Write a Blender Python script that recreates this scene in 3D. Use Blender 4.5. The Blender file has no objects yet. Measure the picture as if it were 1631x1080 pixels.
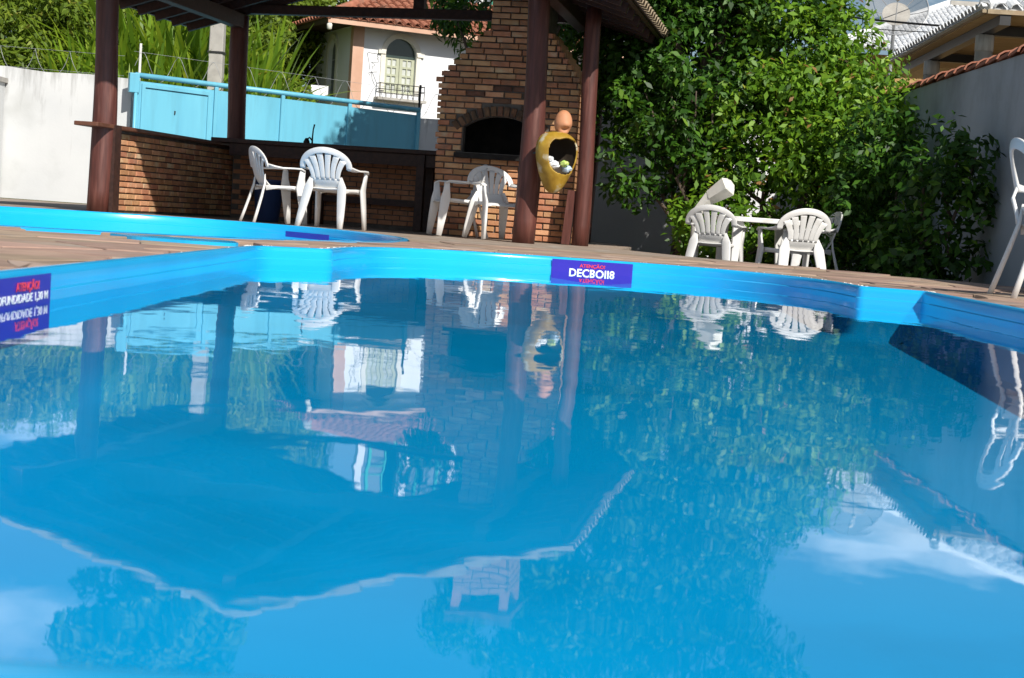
import bpy, math, random
import numpy as np
from mathutils import Vector, Matrix
from mathutils.geometry import tessellate_polygon

R = math.radians
sc = bpy.context.scene
C = sc.collection

# ------------------------------------------------------------------ camera
cam_d = bpy.data.cameras.new('camera')
cam = bpy.data.objects.new('camera', cam_d); C.objects.link(cam); sc.camera = cam
F_PX = 2419.0                                   # focal length in pixels of the 1631 px wide photograph
PITCH = math.atan(194.0 / F_PX); ROLL = R(4.0)
cam_d.sensor_width = 23.6; cam_d.lens = F_PX / 1631.0 * 23.6
cam_d.clip_start = 0.05; cam_d.clip_end = 3000
cam_d.dof.use_dof = True; cam_d.dof.focus_distance = 16.0; cam_d.dof.aperture_fstop = 5.6
CAM = Vector((0, 0, .265))
fw = Vector((0, math.cos(PITCH), -math.sin(PITCH))); r0 = Vector((1, 0, 0)); u0 = Vector((0, math.sin(PITCH), math.cos(PITCH)))
rt = r0 * math.cos(ROLL) + u0 * math.sin(ROLL); up = -r0 * math.sin(ROLL) + u0 * math.cos(ROLL)
M = Matrix((rt, up, -fw)).transposed().to_4x4(); M.translation = CAM
cam.matrix_world = M

# ------------------------------------------------------------------ light
SUN_AZ = R(30); SUN_EL = R(38)                  # sun to the right of and behind the viewer
to_sun = Vector((math.sin(SUN_AZ) * math.cos(SUN_EL), -math.cos(SUN_AZ) * math.cos(SUN_EL), math.sin(SUN_EL)))
sl = bpy.data.lights.new('sun', 'SUN'); sl.energy = 5.0; sl.angle = R(.55); sl.color = (1, .955, .88)
so = bpy.data.objects.new('sun', sl); C.objects.link(so); so.rotation_euler = to_sun.to_track_quat('Z', 'Y').to_euler()
so.location = (0, 0, 40)
CLOUD = (11.38, 2.52)
w = bpy.data.worlds.new('World'); sc.world = w; w.use_nodes = True
nt = w.node_tree; nt.nodes.clear()
N = nt.nodes.new; LK = nt.links.new
sky = N('ShaderNodeTexSky'); sky.sky_type = 'NISHITA'; sky.sun_disc = False
sky.sun_elevation = SUN_EL; sky.sun_rotation = math.pi - SUN_AZ; sky.air_density = 1.0; sky.dust_density = .5; sky.ozone_density = 2.2
tc = N('ShaderNodeTexCoord'); sx = N('ShaderNodeSeparateXYZ'); LK(tc.outputs['Generated'], sx.inputs[0])
zz_ = N('ShaderNodeMath'); zz_.operation = 'MAXIMUM'; zz_.inputs[1].default_value = 0; LK(sx.outputs['Z'], zz_.inputs[0])
za_ = N('ShaderNodeMath'); za_.inputs[1].default_value = .16; LK(zz_.outputs[0], za_.inputs[0])
cx_ = N('ShaderNodeCombineXYZ')
for ax_ in ('X', 'Y'):
    dv_ = N('ShaderNodeMath'); dv_.operation = 'DIVIDE'; LK(sx.outputs[ax_], dv_.inputs[0]); LK(za_.outputs[0], dv_.inputs[1]); LK(dv_.outputs[0], cx_.inputs[ax_])
mp = N('ShaderNodeMapping'); mp.inputs['Location'].default_value = (CLOUD[0], CLOUD[1], 0)
no = N('ShaderNodeTexNoise'); no.inputs['Scale'].default_value = 1.1; no.inputs['Detail'].default_value = 8; no.inputs['Roughness'].default_value = .55
cr = N('ShaderNodeValToRGB'); cr.color_ramp.elements[0].position = .53; cr.color_ramp.elements[1].position = .64
mx = N('ShaderNodeMixRGB'); mx.inputs['Color2'].default_value = (15, 15.4, 16, 1)
bg = N('ShaderNodeBackground'); bg.inputs['Strength'].default_value = .065; wo = N('ShaderNodeOutputWorld')
LK(cx_.outputs[0], mp.inputs['Vector']); LK(mp.outputs[0], no.inputs['Vector']); LK(no.outputs['Fac'], cr.inputs['Fac'])
LK(cr.outputs['Color'], mx.inputs['Fac']); LK(sky.outputs[0], mx.inputs['Color1']); LK(mx.outputs[0], bg.inputs['Color']); LK(bg.outputs[0], wo.inputs[0])
vs = sc.view_settings; vs.view_transform = 'Standard'; vs.look = 'None'; vs.exposure = 0.15; vs.gamma = 1; vs.use_curve_mapping = False
sc.cycles.max_bounces = 8; sc.cycles.transparent_max_bounces = 12; sc.cycles.use_denoising = True
sc.cycles.sample_clamp_indirect = 6

# ------------------------------------------------------------------ helpers
def at(x, y, Y):
    """photo pixel -> world point lying at distance Y ahead of the viewer"""
    d = rt * (x - 815.5) + up * (540 - y) + fw * F_PX
    return CAM + d * (Y / d.y)

def tag(o, label=None, cat=None, group=None, kind=None):
    if label: o['label'] = label
    if cat: o['category'] = cat
    if group: o['group'] = group
    if kind: o['kind'] = kind
    return o

def thing(name, label, cat, loc=(0, 0, 0), rz=0, group=None, kind=None):
    o = bpy.data.objects.new(name, None); C.objects.link(o)
    o.empty_display_size = .1; o.location = loc; o.rotation_euler = (0, 0, rz)
    return tag(o, label, cat, group, kind)

class MB:
    def __init__(s): s.v = []; s.f = []
    def add(s, vs_, fs):
        b = len(s.v); s.v += [tuple(p) for p in vs_]; s.f += [tuple(i + b for i in f) for f in fs]; return s
    def box(s, x0, x1, y0, y1, z0, z1):
        return s.add([(x0, y0, z0), (x1, y0, z0), (x1, y1, z0), (x0, y1, z0), (x0, y0, z1), (x1, y0, z1), (x1, y1, z1), (x0, y1, z1)],
                     [(0, 3, 2, 1), (4, 5, 6, 7), (0, 1, 5, 4), (1, 2, 6, 5), (2, 3, 7, 6), (3, 0, 4, 7)])
    def beam(s, a, b, w_, h, upv=(0, 0, 1)):
        a = Vector(a); b = Vector(b); d = (b - a).normalized(); sd = d.cross(Vector(upv))
        if sd.length < 1e-4: sd = d.cross(Vector((1, 0, 0)))
        sd.normalize(); u = sd.cross(d)
        q = [p + sd * i * w_ / 2 + u * j * h / 2 for p in (a, b) for i, j in ((-1, -1), (1, -1), (1, 1), (-1, 1))]
        return s.add(q, [(0, 1, 2, 3), (7, 6, 5, 4), (0, 4, 5, 1), (1, 5, 6, 2), (2, 6, 7, 3), (3, 7, 4, 0)])
    def tube(s, pts, rad, seg=8, cap=True, flat=1.0):
        pts = [Vector(p) for p in pts]; n = len(pts)
        rad = rad if hasattr(rad, '__len__') else [rad] * n
        t = (pts[1] - pts[0]).normalized(); ref = Vector((0, 0, 1)) if abs(t.z) < .9 else Vector((1, 0, 0))
        a = t.cross(ref).normalized(); vv = []
        for i in range(n):
            t = (pts[min(i + 1, n - 1)] - pts[max(i - 1, 0)]).normalized()
            a = (a - t * a.dot(t)).normalized(); b = t.cross(a)
            for k in range(seg):
                th = 2 * math.pi * k / seg
                vv.append(pts[i] + (a * math.cos(th) + b * math.sin(th) * flat) * rad[i])
        ff = [(i * seg + k, i * seg + (k + 1) % seg, (i + 1) * seg + (k + 1) % seg, (i + 1) * seg + k) for i in range(n - 1) for k in range(seg)]
        if cap: ff += [tuple(range(seg))[::-1], tuple(range((n - 1) * seg, n * seg))]
        return s.add(vv, ff)
    def sweep(s, pts, sec, side):
        """rectangular band: sec=(width along side vec, thickness); side: list of unit vectors"""
        pts = [Vector(p) for p in pts]; n = len(pts); vv = []
        for i in range(n):
            t = (pts[min(i + 1, n - 1)] - pts[max(i - 1, 0)]).normalized()
            sd = Vector(side[i]); sd = (sd - t * sd.dot(t)).normalized(); nn = t.cross(sd)
            wd, th = sec[i] if hasattr(sec[0], '__len__') else sec
            c = .3
            for (p, q) in ((-1, -1 + c), (-1 + .12, -1), (1 - .12, -1), (1, -1 + c), (1, 1 - c), (1 - .12, 1), (-1 + .12, 1), (-1, 1 - c)):
                vv.append(pts[i] + sd * p * wd / 2 + nn * q * th / 2)
        k = 8
        ff = [(i * k + j, i * k + (j + 1) % k, (i + 1) * k + (j + 1) % k, (i + 1) * k + j) for i in range(n - 1) for j in range(k)]
        ff += [tuple(range(k))[::-1], tuple(range((n - 1) * k, n * k))]
        return s.add(vv, ff)
    def lathe(s, prof, seg=20, c=(0, 0, 0)):
        n = len(prof); vv = [(c[0] + r * math.cos(2 * math.pi * k / seg), c[1] + r * math.sin(2 * math.pi * k / seg), c[2] + z) for r, z in prof for k in range(seg)]
        ff = [(i * seg + k, i * seg + (k + 1) % seg, (i + 1) * seg + (k + 1) % seg, (i + 1) * seg + k) for i in range(n - 1) for k in range(seg)]
        ff += [tuple(range(seg))[::-1], tuple(range((n - 1) * seg, n * seg))]
        return s.add(vv, ff)
    def prism(s, poly, z0, z1):
        n = len(poly)
        return s.add([(x, y, z0) for x, y in poly] + [(x, y, z1) for x, y in poly],
                     [tuple(range(n))[::-1], tuple(range(n, 2 * n))] + [(i, (i + 1) % n, n + (i + 1) % n, n + i) for i in range(n)])
    def plate(s, outer, holes, o, ex, ey, t):
        """polygon with holes in the plane o+ex*a+ey*b, given thickness t (vector)"""
        o, ex, ey, t = Vector(o), Vector(ex), Vector(ey), Vector(t)
        loops = [outer] + holes
        tri = tessellate_polygon([[Vector((a, b, 0)) for a, b in lp] for lp in loops])
        flat = [o + ex * a + ey * b for lp in loops for a, b in lp]; n = len(flat)
        ff = [tuple(q) for q in tri] + [tuple(i + n for i in q[::-1]) for q in tri]
        b0 = 0
        for lp in loops:
            m = len(lp)
            ff += [(b0 + i, b0 + (i + 1) % m, n + b0 + (i + 1) % m, n + b0 + i) for i in range(m)]
            b0 += m
        return s.add(flat + [p + t for p in flat], ff)
    def mesh(s, name, m=None, smooth=False):
        me = bpy.data.meshes.new(name); me.from_pydata(s.v, [], s.f); me.update()
        if m: me.materials.append(m)
        if smooth: me.polygons.foreach_set('use_smooth', [True] * len(me.polygons))
        return me
    def build(s, name, m, parent=None, smooth=False, kind=None, bevel=0, fixn=True):
        me = s.mesh(name, m, smooth)
        if fixn:
            import bmesh
            bm = bmesh.new(); bm.from_mesh(me); bmesh.ops.recalc_face_normals(bm, faces=bm.faces); bm.to_mesh(me); bm.free()
        o = bpy.data.objects.new(name, me); C.objects.link(o)
        if parent: o.parent = parent
        if bevel:
            b = o.modifiers.new('bevel', 'BEVEL'); b.width = bevel; b.segments = 2; b.limit_method = 'ANGLE'
        if kind: o['kind'] = kind
        return o

def link(name, me, parent=None, loc=(0, 0, 0), rot=(0, 0, 0), scale=(1, 1, 1)):
    o = bpy.data.objects.new(name, me); C.objects.link(o); o.parent = parent
    o.location = loc; o.rotation_euler = rot; o.scale = scale
    return o

def copy_tree(o, parent=None):
    c = o.copy(); C.objects.link(c); c.parent = parent
    for ch in list(o.children): copy_tree(ch, c)
    return c

def np_mesh(name, V, Q, var, m):
    me = bpy.data.meshes.new(name)
    me.vertices.add(len(V)); me.vertices.foreach_set('co', np.ascontiguousarray(V, dtype=np.float32).ravel())
    nq = len(Q); me.loops.add(nq * 4); me.loops.foreach_set('vertex_index', np.ascontiguousarray(Q, dtype=np.int32).ravel())
    me.polygons.add(nq); me.polygons.foreach_set('loop_start', np.arange(nq, dtype=np.int32) * 4)
    me.update(calc_edges=True)
    a = me.attributes.new('var', 'FLOAT', 'POINT'); a.data.foreach_set('value', np.ascontiguousarray(var, dtype=np.float32))
    me.materials.append(m)
    return me

# ------------------------------------------------------------------ materials
def new_mat(name):
    m = bpy.data.materials.new(name); m.use_nodes = True
    return m, m.node_tree, m.node_tree.nodes['Principled BSDF']

def mat(name, c1, c2=None, rough=.7, scale=4, detail=5, stretch=(1, 1, 1), bump=0, bscale=40, objrand=0, spec=.5, lo=.35, hi=.68, c3=None, s3=1.2, lo3=.55, hi3=.7, coat=0):
    m, t, p = new_mat(name)
    nn = t.nodes.new; ln = t.links.new
    p.inputs['Roughness'].default_value = rough; p.inputs['Specular IOR Level'].default_value = spec
    if coat: p.inputs['Coat Weight'].default_value = coat; p.inputs['Coat Roughness'].default_value = .08
    tc_ = nn('ShaderNodeTexCoord'); mp_ = nn('ShaderNodeMapping'); mp_.inputs['Scale'].default_value = stretch
    ln(tc_.outputs['Object'], mp_.inputs[0]); vec = mp_.outputs[0]
    oi = None
    if objrand:
        oi = nn('ShaderNodeObjectInfo'); ad = nn('ShaderNodeVectorMath'); ad.operation = 'SCALE'; ad.inputs[0].default_value = (37, 17, 53)
        ln(oi.outputs['Random'], ad.inputs['Scale']); a2 = nn('ShaderNodeVectorMath'); ln(vec, a2.inputs[0]); ln(ad.outputs[0], a2.inputs[1]); vec = a2.outputs[0]
    col = None
    if c2:
        n1 = nn('ShaderNodeTexNoise'); n1.inputs['Scale'].default_value = scale; n1.inputs['Detail'].default_value = detail; ln(vec, n1.inputs['Vector'])
        r1 = nn('ShaderNodeValToRGB'); r1.color_ramp.elements[0].position = lo; r1.color_ramp.elements[1].position = hi
        r1.color_ramp.elements[0].color = (*c1, 1); r1.color_ramp.elements[1].color = (*c2, 1)
        ln(n1.outputs['Fac'], r1.inputs[0]); col = r1.outputs[0]
        if c3:
            n2 = nn('ShaderNodeTexNoise'); n2.inputs['Scale'].default_value = s3; n2.inputs['Detail'].default_value = 6; ln(vec, n2.inputs['Vector'])
            r2 = nn('ShaderNodeValToRGB'); r2.color_ramp.elements[0].position = lo3; r2.color_ramp.elements[1].position = hi3
            ln(n2.outputs['Fac'], r2.inputs[0]); x_ = nn('ShaderNodeMixRGB'); ln(r2.outputs[0], x_.inputs[0]); ln(col, x_.inputs[1]); x_.inputs[2].default_value = (*c3, 1); col = x_.outputs[0]
        if objrand:
            hs = nn('ShaderNodeHueSaturation'); ln(col, hs.inputs['Color'])
            mr = nn('ShaderNodeMapRange'); mr.inputs['To Min'].default_value = 1 - objrand; mr.inputs['To Max'].default_value = 1 + objrand
            ln(oi.outputs['Random'], mr.inputs[0]); ln(mr.outputs[0], hs.inputs['Value'])
            wn = nn('ShaderNodeTexWhiteNoise'); wn.noise_dimensions = '1D'; ln(oi.outputs['Random'], wn.inputs['W'])
            m2 = nn('ShaderNodeMapRange'); m2.inputs['To Min'].default_value = .5 - objrand * .07; m2.inputs['To Max'].default_value = .5 + objrand * .07
            ln(wn.outputs['Value'], m2.inputs[0]); ln(m2.outputs[0], hs.inputs['Hue']); col = hs.outputs[0]
        ln(col, p.inputs['Base Color'])
    else: p.inputs['Base Color'].default_value = (*c1, 1)
    if bump:
        n3 = nn('ShaderNodeTexNoise'); n3.inputs['Scale'].default_value = bscale; n3.inputs['Detail'].default_value = 6; ln(vec, n3.inputs['Vector'])
        bp = nn('ShaderNodeBump'); bp.inputs['Strength'].default_value = bump; bp.inputs['Distance'].default_value = .01
        ln(n3.outputs['Fac'], bp.inputs['Height']); ln(bp.outputs[0], p.inputs['Normal'])
    return m

def streaks(m, col, z0, z1, strength=.8, fx=3.2, fz=.35):
    """run-off stains: thin vertical noise, strongest at the top of the wall"""
    t = m.node_tree; nn = t.nodes.new; ln = t.links.new; p = t.nodes['Principled BSDF']
    src = p.inputs['Base Color'].links[0].from_socket
    g_ = nn('ShaderNodeNewGeometry'); mp_ = nn('ShaderNodeMapping'); mp_.inputs['Scale'].default_value = (fx, fx, fz); ln(g_.outputs['Position'], mp_.inputs[0])
    n = nn('ShaderNodeTexNoise'); n.inputs['Scale'].default_value = 2.2; n.inputs['Detail'].default_value = 7; n.inputs['Roughness'].default_value = .65; ln(mp_.outputs[0], n.inputs['Vector'])
    sp = nn('ShaderNodeSeparateXYZ'); ln(g_.outputs['Position'], sp.inputs[0])
    mr = nn('ShaderNodeMapRange'); mr.inputs['From Min'].default_value = z0; mr.inputs['From Max'].default_value = z1; mr.inputs['To Min'].default_value = -.10; mr.inputs['To Max'].default_value = .16; ln(sp.outputs['Z'], mr.inputs[0])
    ad = nn('ShaderNodeMath'); ln(n.outputs['Fac'], ad.inputs[0]); ln(mr.outputs[0], ad.inputs[1])
    rp_ = nn('ShaderNodeMapRange'); rp_.inputs['From Min'].default_value = .54; rp_.inputs['From Max'].default_value = .78; rp_.inputs['To Max'].default_value = strength; ln(ad.outputs[0], rp_.inputs[0])
    x = nn('ShaderNodeMixRGB'); ln(rp_.outputs[0], x.inputs[0]); ln(src, x.inputs[1]); x.inputs[2].default_value = (*col, 1); ln(x.outputs[0], p.inputs['Base Color'])

def leaf_mat(name, stops, trans=.35, rough=.42):
    m, t, p = new_mat(name); nn = t.nodes.new; ln = t.links.new
    a = nn('ShaderNodeAttribute'); a.attribute_name = 'var'
    r = nn('ShaderNodeValToRGB'); e = r.color_ramp.elements
    while len(e) < len(stops): e.new(.5)
    for k, (ps, c) in enumerate(stops): e[k].position = ps; e[k].color = (*c, 1)
    ln(a.outputs['Fac'], r.inputs[0]); ln(r.outputs[0], p.inputs['Base Color']); p.inputs['Roughness'].default_value = rough; p.inputs['Specular IOR Level'].default_value = .4
    tr = nn('ShaderNodeBsdfTranslucent'); hs = nn('ShaderNodeHueSaturation'); hs.inputs['Value'].default_value = 1.5; hs.inputs['Hue'].default_value = .485
    ln(r.outputs[0], hs.inputs['Color']); ln(hs.outputs[0], tr.inputs[0])
    x = nn('ShaderNodeMixShader'); x.inputs[0].default_value = trans; ln(p.outputs[0], x.inputs[1]); ln(tr.outputs[0], x.inputs[2])
    ln(x.outputs[0], t.nodes['Material Output'].inputs['Surface'])
    return m

MT = {}
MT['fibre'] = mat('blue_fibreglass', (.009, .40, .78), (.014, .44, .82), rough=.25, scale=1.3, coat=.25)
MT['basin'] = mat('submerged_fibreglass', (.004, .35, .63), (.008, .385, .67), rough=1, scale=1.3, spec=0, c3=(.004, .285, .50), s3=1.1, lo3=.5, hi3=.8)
MT['stone'] = mat('deck_stone', (.30, .205, .15), (.41, .285, .205), rough=.85, scale=5, bump=.35, bscale=30, objrand=.22, c3=(.37, .32, .27), s3=1.6)
MT['bed'] = mat('deck_mortar', (.26, .20, .155), (.37, .29, .225), rough=.95, scale=3.0, bump=.5, bscale=26, c3=(.42, .39, .34), s3=4)
MT['soil'] = mat('garden_soil', (.07, .05, .035), (.14, .10, .07), rough=1, scale=3, bump=.6, bscale=12, c3=(.05, .09, .02), s3=.7)
MT['white_wall'] = mat('white_wall', (.59, .605, .61), (.65, .66, .66), rough=.9, scale=1.1, bump=.15, bscale=30, c3=(.42, .43, .42), s3=.9, lo3=.58, hi3=.85)
MT['house_wall'] = mat('house_wall', (.78, .79, .81), (.83, .84, .85), rough=.9, scale=1.4, bump=.1, bscale=30)
MT['right_wall'] = mat('side_wall', (.34, .39, .43), (.42, .47, .51), rough=.9, scale=.8, bump=.2, bscale=18, c3=(.34, .37, .40), s3=.6)
MT['gate'] = mat('gate_paint', (.13, .46, .62), (.16, .51, .67), rough=.42, scale=1.5, stretch=(1, 1, .2), c3=(.13, .45, .62), s3=2)
MT['wood_red'] = mat('red_stained_wood', (.075, .022, .016), (.125, .038, .028), rough=.55, scale=5, stretch=(6, 6, .6), bump=.25, bscale=9, c3=(.16, .06, .045), s3=3)
MT['wood_dark'] = mat('dark_stained_wood', (.030, .012, .008), (.058, .023, .015), rough=.6, scale=6, stretch=(3, 3, 3), bump=.2, bscale=14)
MT['wood_top'] = mat('counter_wood', (.10, .035, .02), (.17, .07, .04), rough=.4, scale=6, bump=.1, bscale=14)
MT['brick'] = mat('brick', (.41, .18, .085), (.51, .25, .13), rough=.9, scale=9, bump=.5, bscale=45, objrand=.17, c3=(.30, .17, .10), s3=6)
MT['brick_soot'] = mat('smoked_brick', (.11, .06, .038), (.20, .10, .055), rough=.95, scale=9, bump=.5, bscale=45, objrand=.2, c3=(.05, .035, .027), s3=5, lo3=.45, hi3=.65)
MT['brick_pale'] = mat('pale_brick', (.50, .25, .125), (.60, .34, .18), rough=.9, scale=9, bump=.5, bscale=45, objrand=.16, c3=(.55, .42, .26), s3=5)
MT['mortar'] = mat('mortar', (.10, .088, .075), (.16, .14, .12), rough=1, scale=12, bump=.5, bscale=50)
MT['soot'] = mat('sooty_lining', (.012, .011, .010), (.03, .027, .024), rough=1, scale=8)
MT['tile'] = mat('clay_tile', (.30, .105, .06), (.42, .17, .10), rough=.85, scale=7, bump=.3, bscale=30, c3=(.22, .12, .085), s3=3)
MT['tile_pale'] = mat('weathered_pale_tile', (.29, .225, .145), (.40, .32, .21), rough=.9, scale=8, bump=.3, bscale=30, c3=(.34, .24, .15), s3=4)
MT['tile_white'] = mat('white_roof_tile', (.66, .68, .70), (.78, .79, .80), rough=.7, scale=5, bump=.1, bscale=30)
MT['plastic'] = mat('white_plastic', (.70, .69, .67), (.78, .77, .75), rough=.38, scale=3, c3=(.60, .575, .53), s3=6, lo3=.6, hi3=.8)
MT['concrete'] = mat('concrete', (.36, .34, .31), (.46, .44, .40), rough=.95, scale=6, bump=.3, bscale=40, c3=(.30, .28, .25), s3=2)
MT['sign_blue'] = mat('sign_blue', (.035, .022, .36), (.04, .026, .40), rough=.3, scale=3)
MT['red_ink'] = mat('red_ink', (.80, .05, .09), rough=.4)
MT['white_ink'] = mat('white_ink', (.85, .86, .88), rough=.4)
MT['jar'] = mat('yellow_glazed_clay', (.27, .15, .012), (.46, .29, .035), rough=.45, scale=7, bump=.5, bscale=11, c3=(.55, .50, .36), s3=5, lo3=.57, hi3=.66)
MT['jar_in'] = mat('jar_inner_shade', (.03, .02, .012), (.05, .035, .02), rough=.8)  # near-black inside colour paints the shade within the jar
MT['terracotta'] = mat('terracotta', (.50, .21, .10), (.58, .27, .14), rough=.65, scale=5, bump=.1, bscale=30)
MT['iron'] = mat('black_iron', (.015, .015, .016), (.03, .03, .03), rough=.5)
MT['wire'] = mat('galvanised_wire', (.30, .31, .32), (.38, .39, .40), rough=.35, spec=.8)
MT['cable'] = mat('cable_rubber', (.02, .02, .022), rough=.6)
MT['peach'] = mat('peach_plaster', (.55, .33, .23), (.64, .41, .30), rough=.9, scale=2, bump=.15, bscale=25)
MT['cream'] = mat('cream_trim', (.72, .69, .60), (.78, .75, .67), rough=.8, scale=3)
MT['shutter'] = mat('olive_shutter', (.40, .42, .30), (.46, .48, .35), rough=.6, scale=5)
MT['pane'] = mat('window_pane', (.50, .52, .48), (.60, .62, .58), rough=.15, scale=3)
MT['dark_glass'] = mat('dark_glass', (.03, .05, .045), (.05, .07, .06), rough=.08, scale=2)
MT['ochre'] = mat('ochre_ceiling', (.40, .25, .09), (.50, .33, .14), rough=.8, scale=3, stretch=(1, 6, 1))
MT['green_frame'] = mat('green_paint', (.05, .38, .24), (.07, .44, .29), rough=.5)
MT['bin'] = mat('blue_bin', (.008, .025, .085), (.012, .032, .10), rough=.4)
MT['bark'] = mat('bark', (.07, .05, .035), (.14, .105, .08), rough=.95, scale=8, stretch=(3, 3, .7), bump=.6, bscale=20)
MT['lamp_white'] = mat('weathered_white_panel', (.72, .70, .63), (.80, .78, .72), rough=.6, scale=4, bump=.1, bscale=20, c3=(.5, .52, .46), s3=3)
MT['cup'] = mat('crumpled_white', (.70, .72, .74), (.80, .82, .84), rough=.4)
MT['wrap'] = mat('green_wrapper', (.35, .55, .12), (.6, .66, .2), rough=.35, scale=20)
MT['bottle'] = mat('pale_blue_plastic', (.45, .6, .75), (.6, .72, .85), rough=.25, scale=15)
MT['graffiti'] = mat('graffiti_paint', (.06, .06, .065), rough=.8)
MT['hill'] = mat('hill_earth', (.06, .075, .02), (.11, .12, .04), rough=1, scale=1.2, bump=.6, bscale=5)

streaks(MT['white_wall'], (.17, .165, .15), 1.3, 2.3, .6); streaks(MT['right_wall'], (.17, .18, .19), .2, 2.3, .5, .75, .45); streaks(MT['gate'], (.10, .30, .40), .4, 2.2, .35)
LEAF_TREE = leaf_mat('tree_leaves', [(0, (.012, .042, .004)), (.45, (.030, .095, .007)), (.8, (.075, .19, .014)), (1, (.17, .30, .03))], .26, .5)
LEAF_BUSH = leaf_mat('bush_leaves', [(0, (.03, .085, .006)), (.45, (.11, .24, .013)), (.8, (.21, .37, .024)), (.97, (.32, .44, .04)), (1, (.30, .16, .05))], .32, .5)
LEAF_HILL = leaf_mat('hill_leaves', [(0, (.05, .09, .01)), (.5, (.14, .22, .018)), (.85, (.24, .32, .03)), (1, (.34, .32, .06))], .38, .55)
LEAF_STRAP = leaf_mat('strap_leaves', [(0, (.07, .15, .012)), (.5, (.17, .30, .02)), (.85, (.30, .40, .03)), (1, (.46, .38, .06))], .40, .45)

# dish mesh: thin perforated metal
def mesh_mat():
    m, t, p = new_mat('perforated_metal'); nn = t.nodes.new; ln = t.links.new
    p.inputs['Base Color'].default_value = (.22, .22, .22, 1); p.inputs['Roughness'].default_value = .6
    tr = nn('ShaderNodeBsdfTransparent'); x = nn('ShaderNodeMixShader'); x.inputs[0].default_value = .5
    ln(tr.outputs[0], x.inputs[1]); ln(p.outputs[0], x.inputs[2]); ln(x.outputs[0], t.nodes['Material Output'].inputs['Surface'])
    return m
MT['dish'] = mesh_mat()

def water_mat(name, tint, strength=1.0):
    m, t, p = new_mat(name); nn = t.nodes.new; ln = t.links.new
    t.nodes.remove(p)
    g = nn('ShaderNodeBsdfGlossy'); g.inputs['Roughness'].default_value = .015; g.inputs['Color'].default_value = (1, 1, 1, 1)
    tr = nn('ShaderNodeBsdfTransparent'); tr.inputs['Color'].default_value = (*tint, 1)
    # Schlick reflectance of a water surface, the same from above and from below
    ge = nn('ShaderNodeNewGeometry'); dt = nn('ShaderNodeVectorMath'); dt.operation = 'DOT_PRODUCT'; ln(ge.outputs['Incoming'], dt.inputs[0]); ln(ge.outputs['True Normal'], dt.inputs[1])
    fr = None
    for op, arg in (('ABSOLUTE', None), ('SUBTRACT', 'r'), ('POWER', 5.0), ('MULTIPLY', .98), ('ADD', .02)):
        q = nn('ShaderNodeMath'); q.operation = op; src = fr.outputs[0] if fr else dt.outputs['Value']
        if arg == 'r': q.inputs[0].default_value = 1; ln(src, q.inputs[1])
        else:
            ln(src, q.inputs[0])
            if arg is not None: q.inputs[1].default_value = arg
        fr = q
    x = nn('ShaderNodeMixShader'); ln(fr.outputs[0], x.inputs[0]); ln(tr.outputs[0], x.inputs[1]); ln(g.outputs[0], x.inputs[2])
    tc_ = nn('ShaderNodeTexCoord')
    h = None
    for sc_, st, amp, dst in ((1.1, (1, .55, 1), .011, 1.2), (4.5, (1, .6, 1), .0036, .5), (13.0, (1, .8, 1), .0008, .3)):
        mp_ = nn('ShaderNodeMapping'); mp_.inputs['Scale'].default_value = st; mp_.inputs['Location'].default_value = (sc_, .3, 0)
        ln(tc_.outputs['Object'], mp_.inputs[0])
        n = nn('ShaderNodeTexNoise'); n.inputs['Scale'].default_value = sc_; n.inputs['Detail'].default_value = 1.5; n.inputs['Distortion'].default_value = dst
        ln(mp_.outputs[0], n.inputs['Vector'])
        mu = nn('ShaderNodeMath'); mu.operation = 'MULTIPLY'; mu.inputs[1].default_value = amp * strength; ln(n.outputs['Fac'], mu.inputs[0])
        if h is None: h = mu.outputs[0]
        else:
            ad = nn('ShaderNodeMath'); ln(h, ad.inputs[0]); ln(mu.outputs[0], ad.inputs[1]); h = ad.outputs[0]
    bp = nn('ShaderNodeBump'); bp.inputs['Strength'].default_value = 1; bp.inputs['Distance'].default_value = 1.0
    ln(h, bp.inputs['Height']); ln(bp.outputs[0], g.inputs['Normal'])
    ln(x.outputs[0], t.nodes['Material Output'].inputs['Surface'])
    return m
MT['water'] = water_mat('pool_water', (.32, .93, 1.0), .22)

# ------------------------------------------------------------------ outlines
def round_poly(pts, rad, n=4):
    out = []; k = len(pts)
    for i in range(k):
        p = Vector(pts[i]); a = Vector(pts[i - 1]); b = Vector(pts[(i + 1) % k]); r = rad[i]
        if r <= 0: out.append((p.x, p.y)); continue
        p0 = p + (a - p).normalized() * r; p1 = p + (b - p).normalized() * r
        for j in range(n + 1):
            t = j / n; q = p0 * (1 - t) ** 2 + p * 2 * t * (1 - t) + p1 * t * t; out.append((q.x, q.y))
    return out

def offset_poly(poly, d):
    """inward for positive d, polygon counter-clockwise"""
    n = len(poly); out = []
    for i in range(n):
        p = Vector(poly[i]); a = (p - Vector(poly[i - 1])).normalized(); b = (Vector(poly[(i + 1) % n]) - p).normalized()
        na = Vector((-a.y, a.x)); nb = Vector((-b.y, b.x)); m = na + nb; m.normalize()
        q = p + m * d / max(.5, m.dot(na)); out.append((q.x, q.y))
    return out

def inside(poly, x, y):
    c = False; n = len(poly); j = n - 1
    for i in range(n):
        xi, yi = poly[i]; xj, yj = poly[j]
        if (yi > y) != (yj > y) and x < (xj - xi) * (y - yi) / (yj - yi) + xi: c = not c
        j = i
    return c

def nearest(poly, x, y):
    best = None; P = Vector((x, y))
    for i in range(len(poly)):
        a = Vector(poly[i]); b = Vector(poly[(i + 1) % len(poly)]); ab = b - a
        t = max(0, min(1, (P - a).dot(ab) / max(ab.length_squared, 1e-9))); q = a + ab * t; d = (q - P).length
        if best is None or d < best[0]: best = (d, q)
    return best[1].x, best[1].y

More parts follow.
